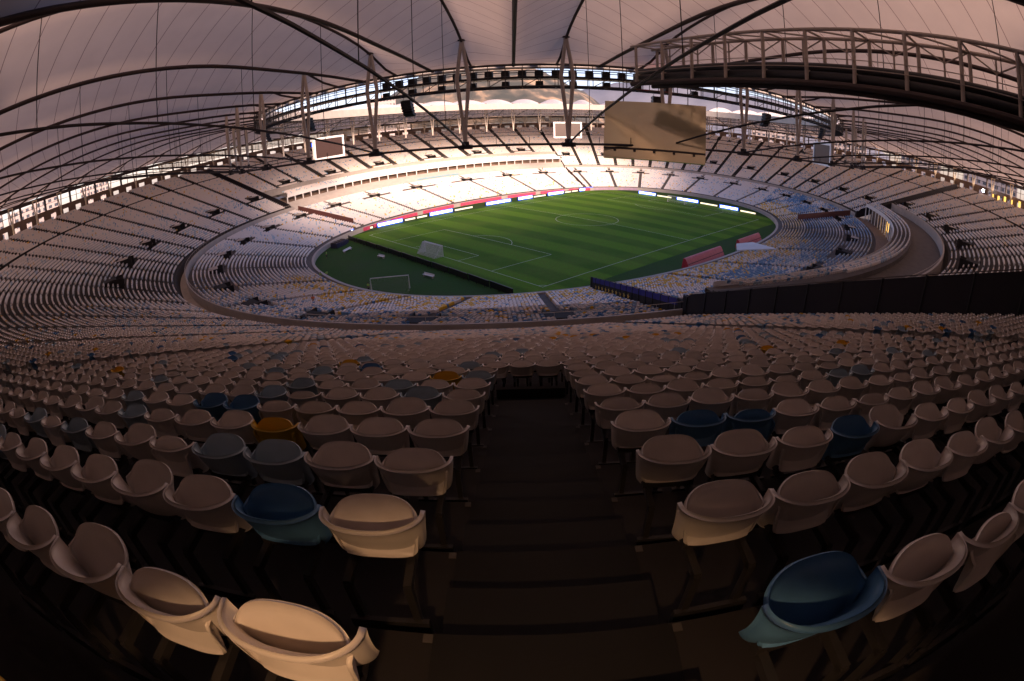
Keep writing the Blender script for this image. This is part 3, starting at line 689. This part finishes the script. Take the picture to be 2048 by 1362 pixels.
def speaker(a, lab):
    c = ring_pt(a, -.6, 32.45); e = empty('loudspeaker', c, R(a)); tag(e, lab, 'loudspeaker', 'loudspeaker clusters hung from the roof ring')
    mb = MB()
    for q in range(5):
        an = .12*q; mb.box((-.25*q*q*.12, 0, -.75-.42*q), .85, 1.5, .38, ax=(np.array([math.cos(an), 0, math.sin(an)]), np.array([0, 1., 0]), np.array([-math.sin(an), 0, math.cos(an)])))
    mb.build('cabinets', M['black'], e, smooth=False)
    mb = MB(); mb.tube([(0, -.5, 0), (0, -.5, -.6)], .03, 5); mb.tube([(0, .5, 0), (0, .5, -.6)], .03, 5); mb.box((0, 0, -.52), .3, 1.4, .08); mb.build('hanging_frame', M['steel'], e)
for a, l in ((-150.5, 'black loudspeaker cluster under the ring truss near the pinkish tower block'), (-166, 'black loudspeaker cluster left of the white framed left screen'), (177, 'black loudspeaker cluster at the far left end of the ring truss'),
             (-125.6, 'black loudspeaker cluster just above the big beige screen'), (-110.5, 'black loudspeaker cluster over the right stand'), (-94, 'black loudspeaker cluster right of the narrow right screen'), (60, 'small black loudspeaker cluster across the pitch by the far screen')):
    speaker(a, l)
for a in (-126.9, -124.6):
    c = ring_pt(a, 1.3, 34.3); mb = MB(); mb.box((0, 0, 0), .35, .35, .35); mb.box((0, 0, .22), .12, .12, .12)
    o = mb.build('warning_lamp', M['redlamp']); o.location = c; tag(o, 'small red warning lamp glowing on the ring truss', 'lamp', 'red warning lamps')

# access gantry from the ring to the back of the stand, right
def gantry():
    a, b = np.array([-67.0, -63.0]), np.array([-84.5, -113.]); L = np.hypot(*(b-a)); d = (b-a)/L; nn = np.array([-d[1], d[0]])
    e = empty('access_gantry', (*a, 31.8), math.atan2(d[1], d[0])); tag(e, 'long grey steel gantry bridge with black pipes crossing above the right stand', 'gantry')
    st = 3.9; W = 1.3; H = 3.9
    mb = MB()
    for y in (-W, W): mb.tube([(0, y, 0), (L, y, 0)], .24, 8)
    mb.build('bottom_chord', M['ridge'], e)
    mb = MB()
    for y in (-W, W): mb.tube([(0, y, H), (L, y, H)], .14, 8)
    n = int(L/st)
    for k in range(n):
        x = k*st+.8; mb.tube([(x, -W, H), (x, W, H)], .09, 6); mb.tube([(x, -W, H), (x+st, W, H)], .07, 6)
        mb.tube([(x, W, H), (x+st/2, W, H-1.0)], .06, 5); mb.tube([(x+st, W, H), (x+st/2, W, H-1.0)], .06, 5); mb.tube([(x+st/2, W, H), (x+st/2, W, 1.7)], .08, 6)
    mb.build('top_frame', M['steel_l'], e)
    for k in range(n+1):
        x = k*st+.8; mb = MB()
        for y in (-W, W): mb.tube([(x, y, .05), (x, y, H)], .15, 7)
        mb.tube([(x, -W, .9), (x, W, .9)], .08, 5); mb.tube([(x, W, .35), (x+.5, W, .05)], .06, 5); mb.build('post', M['steel_l'], e)
    mb = MB()
    for y, z, r in ((-.75, .55, .42), (.05, .55, .42), (.8, .6, .42), (-.35, 1.25, .40), (.45, 1.25, .40)): mb.tube([(0, y, z), (L, y, z)], r, 10)
    mb.build('black_pipes', M['black'], e, smooth=True)
    mb = MB()
    for y, z in ((-W-.2, 1.15), (-W-.2, 1.75)): mb.tube([(0, y, z), (L, y, z)], .035, 6)
    mb.build('conduit', M['steel_l'], e)
gantry()

# video screens hung inside the ring
def screen(x, y, wd, ht, z0, face, label, front, tilt=0.):
    e = empty('video_screen', (x, y, z0), face); e.rotation_euler[1] = tilt; tag(e, label, 'screen', 'big screens hung from the roof ring')
    mb = MB(); mb.box((0, 0, ht/2), .7, wd, ht); mb.build('casing', M['scr_back'] if not front else M['white'], e)
    mb = MB(); mb.box((.37, 0, ht/2), .06, wd-1.3, ht-1.3); mb.build('display', M['scr'], e)
    if front:
        mb = MB()
        for sg in (-1, 1): mb.box((.45, sg*(wd/2-.3), ht/2), .25, .6, ht); mb.box((.45, 0, ht/2+sg*(ht/2-.3)), .25, wd-1.2, .6)
        mb.build('frame', M['white'], e)
    else:
        mb = MB()
        for q in range(5): mb.box((-.5, (q-2)*2.3, .95), .3, .25, .25)
        mb.box((-.4, 0, 1.2), .1, wd, .22); mb.build('service_rail', M['steel'], e)
    for sg in (-1, 1): mb = MB(); mb.tube([(0, sg*wd*.32, ht), (0, sg*wd*.32, 32.2-z0)], .06, 5); mb.build('hanging_cable', M['cable'], e)
def ray(u, v):
    x = u-1024; y = 681-v; r = math.hypot(x, y); th = 2*math.asin(r/2/975.68); return math.sin(th)*x/r*r2+math.sin(th)*y/r*u2+math.cos(th)*fw
d = ray(1309, 262); c = CAM+d*57; screen(c[0], c[1], 11.9, 7.0, c[2]-3.5, math.atan2(-d[1], -d[0])+math.pi-R(6), tilt=R(11), label='large beige screen seen from behind, nearest of the four', front=False)
for (u, v, dist, turn, lab) in ((657, 295, 152, 38, 'white framed brown screen hanging over the left stand'), (1135, 260, 205, 14, 'white framed brown screen over the far corner'), (1646, 308, 152, -62, 'white framed dark screen seen edge on over the right stand')):
    d = ray(u, v); c = CAM+d*dist; screen(c[0], c[1], 11.9, 6.9, c[2]-3.45, math.atan2(-d[1], -d[0])+R(turn), lab, True)

# ------------------------------------------------------------------ goals, boards, dugouts, people
def goal(x, y, rz, label, w_=7.32, h=2.44, dep=2.3, netr=.012):
    e = empty('football_goal', (x, y, 0), rz); tag(e, label, 'goal')
    mb = MB(); mb.tube([(0, -w_/2, 0), (0, -w_/2, h), (0, w_/2, h), (0, w_/2, 0)], .09, 8); mb.build('goal_frame', M['white'], e)
    mb = MB(); 
    def back(v): return (-.6-(dep-.6)*v**1.6, h*(1-v))
    for q in np.linspace(0, 1, 30):
        yy_ = -w_/2+w_*q; mb.tube([(0, yy_, h)]+[(back(v)[0], yy_, back(v)[1]) for v in np.linspace(0, 1, 7)], netr, 3)
    for v in np.linspace(0, 1, 12): b_ = back(v); mb.tube([(0, -w_/2, b_[1]), (b_[0], -w_/2, b_[1]), (b_[0], w_/2, b_[1]), (0, w_/2, b_[1])], netr, 3)
    for sg in (-1, 1):
        for q in np.linspace(0, 1, 6): mb.tube([(-.6*q, sg*w_/2, h), (-dep*q, sg*w_/2, 0)], netr, 3)
    mb.build('net', M['net'], e); return e
goal(-52.5, 0, 0, 'white goal with net standing on the near goal line of the pitch', netr=.036)
goal(52.5, 0, math.pi, 'far white goal at the other end of the pitch')
goal(-71.5, -14.8, R(90-35), 'white practice goal beside the stand behind the pitch', netr=.004, w_=7.0)

def board(p0, p1, kind, label, h=1.0):
    p0, p1 = np.array(p0, float), np.array(p1, float); L = np.hypot(*(p1-p0)); c = (p0+p1)/2; rz = math.atan2(*(p1-p0)[::-1])
    e = empty('advertising_board', (*c, 0), rz); tag(e, label, 'board', 'LED boards round the pitch')
    mb = MB(); mb.box((0, .25, h/2+.05), L-.05, .2, h); 
    mb.build('casing', M['black'], e)
    for q in np.arange(-L/2+.6, L/2, 2.4): mb = MB(); mb.box((q, .6, .35), .08, .5, .08); mb.box((q, .8, .155), .08, .08, .31); mb.build('leg', M['black'], e)
    if kind == 'lit':
        mb = MB(); mb.box((0, .13, h/2+.08), L-.15, .03, h-.02); mb.build('halo', M['led_b'], e)  # glowing blue strip stands in for the halo round the lit panel
        mb = MB(); mb.box((0, .10, h/2+.08), L-.75, .03, h-.5); mb.build('display', M['led_w'], e)
    elif kind == 'cream':
        mb = MB(); k = max(1, int(round(L/5.5)))
        for q in range(k): mb.box((-L/2+(q+.5)*L/k, .12, h/2+.02), L/k-.7, .04, h*.55)
        mb.build('display', M['led_c'], e)
def rayz(u, v, z):
    x = u-1024; y = 681-v; r = math.hypot(x, y); th = 2*math.asin(r/2/975.68); d = math.sin(th)*x/r*r2+math.sin(th)*y/r*u2+math.cos(th)*fw; k = (z-CAM[2])/d[2]; return CAM+d*k
far = [(704, 720, 'lit'), (723, 757, 'cream'), (763, 811, 'lit'), (813, 858, 'cream'), (861, 904, 'lit'), (906, 944, 'cream'), (968, 1022, 'lit'), (1038, 1072, 'lit'), (1073, 1100, 'cream'), (1103, 1135, 'lit'), (1136, 1163, 'cream'), (1165, 1198, 'lit'), (1199, 1229, 'cream')]
fx = np.array([704, 740, 800, 900, 990, 1075, 1180, 1230]); fy = np.array([470, 460, 444, 421, 404, 394, 379, 377.])
def far_x(u): return float(rayz(u, np.interp(u, fx, fy), .6)[0])
cl = cc = 0
nf = sum(1 for f in far if f[2] == 'lit')
for u0, u1, k in far:
    x0, x1 = far_x(u0), far_x(u1)
    if x1-x0 > 40: x1 = x0+14
    if k == 'lit': lab = 'glowing white board with blue border, %s of those along the far touchline' % ordn(cl); cl += 1
    else: lab = 'dim cream advertising board, %s of those along the far touchline' % ordn(cc); cc += 1
    yy0 = 40.6
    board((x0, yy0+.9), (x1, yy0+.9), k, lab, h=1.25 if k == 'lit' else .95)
cl = cc = 0
for y0, y1, k in ((22.5, 14.2, 'lit'), (13.6, 6.5, 'cream'), (4.2, -5.5, 'lit'), (-6.2, -14, 'cream'), (-14.8, -22.6, 'lit'), (-23.3, -30, 'cream')):
    if k == 'lit': lab = 'glowing white board with blue border, %s of those behind the far goal line' % ordn(cl); cl += 1
    else: lab = 'dim cream advertising board, %s of those behind the far goal line' % ordn(cc); cc += 1
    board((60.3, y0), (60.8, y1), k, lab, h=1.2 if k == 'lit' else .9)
for q in range(11):
    y0 = -33.5+q*6.2; board((-58.6, y0), (-58.4, y0+6.15), 'back', 'black backed LED board behind the near goal, %s from the corner flag end' % ordn(q), h=1.15)
# red banners on the wall below the far stand
bn = mat('red_banner', (.62, .07, .14), .7, var=.55, scale=.9, det=8); bn2 = mat('mauve_banner', (.42, .30, .40), .7, var=.35, scale=.8)
bk = 0
la = sorted([ns(a) for a in LOWA])
for i in range(len(la)-1):
    if la[i] > 22 and la[i+1] < 136:
        mb = MB(); m = bn if la[i] > 48 else bn2; extrude(mb, [(-.0065, .12), (-.0065, 1.2)], la[i]+.9, la[i+1]-.9, 24); o = mb.build('wall_banner', m)
        tag(o, '%s printed banner on the pitch wall, %s counted from the far corner' % ('red' if m is bn else 'mauve', ordn(bk)), 'banner', 'banners along the pitch wall'); bk += 1
# dugouts
def dugout(u0, v0, u1, v1, label):
    a, b = rayz(u0, v0, 1.2)[:2], rayz(u1, v1, 1.2)[:2]; L = np.hypot(*(b-a)); c = (a+b)/2; rz = math.atan2(*(b-a)[::-1])
    e = empty('dugout', (*c, 0), rz); tag(e, label, 'dugout', 'red dugouts on the near touchline')
    n = 9; an = np.linspace(0, math.pi*.62, n); V = np.zeros((n, 2, 3))
    for i in range(n):
        for k, x in enumerate((-L/2, L/2)): V[i, k] = (x, -.9+1.9*math.sin(an[i]/1.95)*1.0, .15+2.05*math.sin(an[i]) if an[i] < math.pi/2 else 2.2-.25*(an[i]-math.pi/2))
    mb = MB(); mb.grid(V); o = mb.build('canopy', M['red2'], e, smooth=True)
    for sg in (-1, 1): mb = MB(); mb.add([(sg*L/2, *V[i, 0, 1:]) for i in range(n)]+[(sg*L/2, 1.0, .1)], [tuple(range(n+1))]); mb.build('side_panel', M['red'], e)
    mb = MB()
    for q in range(int(L/.7)): mb.box((-L/2+.5+q*.7, -.2, .45), .5, .5, .12); mb.box((-L/2+.5+q*.7, -.45, .8), .5, .1, .6)
    mb.build('bench_seats', M['trousers'], e)
dugout(1372, 527, 1443, 501, 'red curved dugout nearest the black wall on the near touchline'); dugout(1478, 488, 1519, 473, 'red curved dugout beyond the white tunnel canopy')
# white players tunnel canopy
def tunnel():
    a, b, c = rayz(1473, 487, 2.3), rayz(1474, 500, 1.2), rayz(1553, 497, 3.6); d = rayz(1505, 484, 3.4)
    mb = MB(); o0 = a; P_ = [np.array(q)-np.array([a[0], a[1], 0]) for q in (a, b, c, d)]
    bot = [q*np.array([1, 1, 0])+np.array([0, 0, q[2]-.35]) for q in P_]
    mb.add(P_+bot, [(0, 1, 2, 3), (7, 6, 5, 4), (0, 4, 5, 1), (1, 5, 6, 2), (2, 6, 7, 3), (3, 7, 4, 0)])
    e = empty('tunnel_canopy', (a[0], a[1], 0)); tag(e, 'white triangular canopy over the players tunnel between the dugouts', 'canopy'); mb.build('cover', M['white'], e)
    for q in (P_[0], P_[1], P_[3]): mb = MB(); mb.tube([(q[0], q[1], -.02), (q[0], q[1], q[2]-.3)], .06, 6); mb.build('post', M['steel_l'], e)
tunnel()
def bench(u, v, L, rz, label):
    c = rayz(u, v, .45); e = empty('bench', (c[0], c[1], 0), rz); tag(e, label, 'bench', 'white benches behind the goal')
    mb = MB(); mb.box((0, 0, .43), L, .55, .07); mb.box((0, .22, .62), L, .06, .3); mb.build('seat', M['white'], e)
    for sg in (-1, 1): mb = MB(); mb.box((sg*(L/2-.25), 0, .2), .08, .45, .4); mb.build('leg', M['steel_l'], e)
bench(857, 550, 3.0, R(-82), 'white bench on the turf right of the near goal'); bench(762, 512, 2.4, R(-82), 'short white bench behind the dark boards left of the goal'); bench(695, 499, 3.6, R(35), 'white bench by the dark gear in the corner')
# dark equipment in the left corner
def gear():
    c = rayz(678, 488, .6); e = empty('equipment_stack', (c[0], c[1], 0), R(30)); tag(e, 'dark stack of covered equipment in the corner behind the goal', 'equipment')
    mb = MB(); mb.box((0, 0, .6), 4.5, 2.2, 1.2); mb.box((3.2, .5, .45), 1.6, 1.6, .9); mb.build('covers', mat('dark_tarpaulin', (.02, .02, .05), .6, var=.4, scale=1.5, bump=.4), e)
    mb = MB()
    for q in range(4): mb.box((-2+q*1.3, .2, 1.35), .7, 1.4, .3)
    mb.build('cases', M['steel'], e)
gear()
# people
def person(loc, rz, vest, label, sit=False):
    e = empty('person', loc, rz); tag(e, label, 'person')
    if sit: J = dict(p=(0, 0, .5), c=(0, -.05, .78), n=(0, -.04, 1.02), h=(0, .0, 1.12), t=(0, 0, 1.28), sl=(-.19, -.05, .96), sr=(.19, -.05, .96), el=(-.25, .1, .72), er=(.25, .1, .72), hl=(-.15, .32, .6), hr=(.15, .32, .6), kl=(-.13, .45, .52), kr=(.13, .45, .52), fl=(-.13, .45, .08), fr=(.13, .45, .08), tl=(-.13, .62, .04), tr=(.13, .62, .04))
    else: J = dict(p=(0, 0, .95), c=(0, -.01, 1.2), n=(0, 0, 1.48), h=(0, .02, 1.58), t=(0, .01, 1.74), sl=(-.2, 0, 1.42), sr=(.2, 0, 1.42), el=(-.27, .02, 1.14), er=(.27, .02, 1.14), hl=(-.26, .14, .92), hr=(.26, .14, .92), kl=(-.1, .02, .5), kr=(.12, .05, .5), fl=(-.11, -.03, .07), fr=(.14, .04, .07), tl=(-.12, .13, .04), tr=(.16, .2, .04))
    names = list(J); rad = dict(p=.15, c=.15, n=.06, h=.09, t=.085, sl=.065, sr=.065, el=.045, er=.045, hl=.032, hr=.032, kl=.07, kr=.07, fl=.05, fr=.05, tl=.04, tr=.04)
    E_ = [('p', 'c'), ('c', 'n'), ('n', 'h'), ('h', 't'), ('c', 'sl'), ('c', 'sr'), ('sl', 'el'), ('el', 'hl'), ('sr', 'er'), ('er', 'hr'), ('p', 'kl'), ('p', 'kr'), ('kl', 'fl'), ('kr', 'fr'), ('fl', 'tl'), ('fr', 'tr')]
    def skin(nm, keep, grow, m):
        ks = [k for k in names if k in keep]; me = bpy.data.meshes.new(nm); me.from_pydata([J[k] for k in ks], [(ks.index(a), ks.index(b)) for a, b in E_ if a in ks and b in ks], [])
        o = bpy.data.objects.new(nm, me); COL.objects.link(o); o.parent = e; me.materials.append(m)
        sk = o.modifiers.new('skin', 'SKIN'); 
        for i, k in enumerate(ks): me.skin_vertices[0].data[i].radius = (rad[k]*grow,)*2
        me.skin_vertices[0].data[0].use_root = True
        ss_ = o.modifiers.new('sub', 'SUBSURF'); ss_.levels = ss_.render_levels = 1
    skin('body', names, 1., M['skin'])
    skin('vest', ['p', 'c', 'sl', 'sr', 'el', 'er'], 1.14, M[vest])
    skin('trousers', ['p', 'kl', 'kr', 'fl', 'fr'], 1.12, M['trousers'])
    mb = MB(); t = np.array(J['t']); u = np.linspace(0, math.pi*.55, 5); V = np.zeros((5, 10, 3))
    for i in range(5):
        for k in range(10): q = 2*math.pi*k/9; V[i, k] = t+np.array([.1*math.sin(u[i])*math.cos(q), .11*math.sin(u[i])*math.sin(q)-.015, -.05+.1*math.cos(u[i])])
    mb.grid(V); mb.build('hair', M['hair'], e, smooth=True)
for u, v, rz, vv, lab in ((654, 516, 1.0, 'vest_g', 'steward in green vest standing at the left end wall, furthest up'), (655, 557, .3, 'vest_g', 'steward in green vest by the turf edge, right of another steward'), (643, 560, -.4, 'vest_g', 'steward in green vest at the foot of the orange seats'), (738, 583, 2., 'vest_g', 'steward in green vest inside the practice goal')):
    c = rayz(u, v, 0); person((c[0], c[1], 0), rz, vv, lab)
# two people in orange on the stands
def on_low(u, v):
    best = None
    for i in range(LOW_N):
        c = rayz(u, v, z_low(i)+.6)
        tdd = np.linspace(-180, 180, 1441); x, y = P(s_low(i), tdd); dd = np.hypot(x-c[0], y-c[1]); k = dd.argmin()
        if best is None or dd[k] < best[0]: best = (dd[k], x[k], y[k], z_low(i), tdd[k])
    return best
b_ = on_low(627, 604); person((b_[1], b_[2], b_[3]), R(-20), 'vest_o', 'person in orange standing among the lower seats on the left')
b_ = on_low(1087, 340); person((b_[1], b_[2], b_[3]), R(-100), 'vest_o', 'tiny person in orange by a stair entrance of the far stand')

# cyan cover over part of the boxes on the far side
mb = MB(); extrude(mb, [(.36, 7.9), (.39, 9.3)], 84, 93, 14); tag(mb.build('cloth_cover', M['cyan']), 'bright cyan cloth cover laid below the far boxes', 'cover')
mb = MB(); extrude(mb, [(.93, 26.9), (.93, 29.3)], 97.5, 103.5, 8); extrude(mb, [(.9285, 27.2), (.9285, 29.0)], 100.5, 103.2, 6, 1); tag(mb.build('sign_panel', [M['black'], M['led_b']]), 'dark sign panel with blue end on the far back wall', 'sign')
# lit lamp and lit doorways on the right back wall
def stand_lamp(x, y, z, rz, label, energy, col, rad):
    e = empty('lamp', (x, y, z), rz); tag(e, label, 'lamp')
    mb = MB(); mb.box((0, 0, 0), .5, 1.7, 1.2); mb.tube([(0, 0, -.5), (0, 0, -2.0)], .06, 6); mb.build('housing', M['black'], e)
    mb = MB(); mb.tube([(.24, 0, 0), (.30, 0, 0)], .5, 14); g = mb.build('lens', M['lampw'], e)
    l = bpy.data.lights.new('lamp_light', 'SPOT'); l.energy = energy; l.color = col; l.spot_size = R(150); l.spot_blend = 1; l.shadow_soft_size = rad
    lo = bpy.data.objects.new('lamp_light', l); COL.objects.link(lo); lo.parent = e; lo.location = (.4, 0, 0); lo.rotation_euler = (0, R(-90), 0)
def wallpt(u, v, s):
    best = (9e9,)
    d = ray(u, v)
    tdd = np.linspace(-180, 180, 3601); x, y = P(s, tdd); cr = (x-CAM[0])*d[1]-(y-CAM[1])*d[0]; al = (x-CAM[0])*d[0]+(y-CAM[1])*d[1]
    cr = np.where(al > 0, np.abs(cr), 9e9); k = cr.argmin(); h = math.hypot(d[0], d[1]); dist = math.hypot(x[k]-CAM[0], y[k]-CAM[1]); return x[k], y[k], CAM[2]+d[2]/h*dist, tdd[k]
x, y, z, t_ = wallpt(1965, 394, .95); stand_lamp(x, y, 28.5, math.atan2(CAM[1]-y, CAM[0]-x), 'bright bluish white floodlight on the right back wall', 600, (.7, .82, 1), .2)
for q, (u, v, hgt) in enumerate(((1985, 397, 1.9), (1997, 401, 1.9), (2009, 405, 2.4), (2022, 411, 2.2), (2038, 421, 2.6))):
    x, y, z, t_ = wallpt(u, v, .962); mb = MB(); r_ = R(t_); 
    mb.box((0, 0, hgt/2), .12, .85, hgt, rz=0); mb.box((0, 0, hgt+.05), .2, 1.1, .1, rz=0, mi=1)
    o = mb.build('lit_doorway', [M['glow_y'], M['brown']]); o.location = (x, y, 26.6); o.rotation_euler = (0, 0, math.atan2(CAM[1]-y, CAM[0]-x))
    tag(o, 'yellow lit doorway in the right back wall, %s from the bright floodlight' % ordn(q), 'doorway', 'lit doorways in the right back wall')
# unseen lamp added behind the viewer to put warm light on the nearest seats
def added_stair_lamp():
    x, y = P(S_CAM+.75/LCAM, TH_CAM-.12); e = empty('added_stair_lamp', (x, y, z_row(-1)), R(48)); tag(e, 'unseen added post with a warm downlight behind the viewer', 'lamp')
    mb = MB(); mb.tube([(0, 0, 0), (0, 0, 1.62)], .03, 8); mb.tube([(0, 0, 1.62), (.16, 0, 1.64)], .025, 6); mb.build('post', M['steel'], e)
    mb = MB(); mb.tube([(.16, 0, 1.68), (.16, 0, 1.58)], [.04, .09], 12); mb.build('lamp_shade', M['black'], e)
    l = bpy.data.lights.new('added_stair_light', 'SPOT'); l.energy = 38; l.color = (1, .56, .27); l.spot_size = R(112); l.spot_blend = .18; l.shadow_soft_size = .05
    lo = bpy.data.objects.new('added_stair_light', l); COL.objects.link(lo); lo.parent = e; lo.location = (.16, 0, 1.56); lo.rotation_euler = (0, R(-4), 0)
added_stair_lamp()
# ------------------------------------------------------------------ outside: hills and buildings
def hill(name, az0, az1, dist, prof, m, depth=900):
    n = 90; az = np.linspace(az0, az1, n); pa, pe = zip(*prof); o_ = np.argsort(pa); el = np.interp(az, np.array(pa)[o_], np.array(pe)[o_])
    V = np.zeros((12, n, 3)); ns_ = RNG.normal(0, 1, (12, n))
    for i in range(12):
        f = i/11; dd = dist-depth*(1-f); hgt = np.tan(np.radians(el))*dist*np.sin(f*math.pi/2)**1.3
        for k in range(3): ns_[i] = np.convolve(ns_[i], [.25, .5, .25], 'same')
        hgt = hgt*(1+.05*ns_[i]*(f < 1))+(ns_[i]*2.5)
        V[i, :, 0] = CAM[0]+dd*np.cos(np.radians(az)); V[i, :, 1] = CAM[1]+dd*np.sin(np.radians(az)); V[i, :, 2] = CAM[2]*f+hgt-.6
    mb = MB(); mb.grid(V); return tag(mb.build(name, m, smooth=True), kind='structure')
hm = bpy.data.materials.new('hillside'); hm.use_nodes = True; t = hm.node_tree; b = t.nodes['Principled BSDF']; b.inputs['Roughness'].default_value = .95
tc = t.nodes.new('ShaderNodeTexCoord'); nz = t.nodes.new('ShaderNodeTexNoise'); nz.inputs['Scale'].default_value = .012; nz.inputs['Detail'].default_value = 9; t.links.new(tc.outputs['Object'], nz.inputs['Vector'])
cr = t.nodes.new('ShaderNodeValToRGB'); cr.color_ramp.elements[0].position = .38; cr.color_ramp.elements[0].color = (.05, .055, .05, 1); cr.color_ramp.elements[1].position = .66; cr.color_ramp.elements[1].color = (.34, .24, .16, 1)
e_ = cr.color_ramp.elements.new(.53); e_.color = (.10, .09, .075, 1); t.links.new(nz.outputs['Fac'], cr.inputs[0]); t.links.new(cr.outputs[0], b.inputs['Base Color'])
hill('hills', 36, 71, 2300, [(71, .8), (68, 2.6), (65, 3.6), (62, 5.0), (58, 7.0), (52, 8.2), (46, 7.2), (42, 5.2), (39, 3.6), (36, .8)], hm)
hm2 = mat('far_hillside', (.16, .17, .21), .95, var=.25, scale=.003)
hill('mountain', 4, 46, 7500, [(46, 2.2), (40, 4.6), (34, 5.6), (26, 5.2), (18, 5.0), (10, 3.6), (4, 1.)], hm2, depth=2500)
bw = mat('building_wall', (.36, .31, .30), .8, var=.12, scale=.05); bg_ = mat('building_glass', (.05, .06, .08), .2, var=.2, scale=.3)
def building(az, dist, wd, dp, el_top, label, floors=12, cols=9):
    h = CAM[2]+dist*math.tan(R(el_top)); x, y = CAM[0]+dist*math.cos(R(az)), CAM[1]+dist*math.sin(R(az))
    e = empty('apartment_block', (x, y, -.6), R(az+180)); tag(e, label, 'building', 'buildings outside the stadium')
    mb = MB(); mb.box((0, 0, h/2), dp, wd, h); mb.box((0, wd*.15, h+1.5), dp*.4, wd*.25, 3); mb.build('walls', bw, e)
    fh = h/floors
    for f in range(floors):
        if (f+.9)*fh < 24: continue
        for c in range(cols): mb = MB(); mb.box((dp/2+.03, -wd/2+(c+.5)*wd/cols, (f+.55)*fh), .12, wd/cols*.55, fh*.5); mb.build('window', bg_, e)
building(63.2, 520, 30, 18, 4.7, 'pale pink apartment tower behind the far roof edge')
building(61.0, 560, 22, 18, 3.1, 'lower pale block right of the pink tower behind the roof')
for q, (az, di, wd, el) in enumerate(((128, 330, 34, 3.2), (121, 360, 28, 1.5), (113, 300, 30, 3.4), (106, 380, 44, 2.3), (98, 420, 26, 2.0), (-9, 380, 46, 3.0), (0, 420, 36, 2.2), (9, 520, 40, 2.6), (-17, 340, 30, 3.2), (18, 560, 50, 2.0))):
    building(az, di, wd, 16, el, 'pale block glimpsed through the %s wall gap, %s from the %s' % ('left' if az > 90 else 'right', ordn(q if az > 90 else q-5), 'near end' if az > 90 else 'near end'), floors=10)
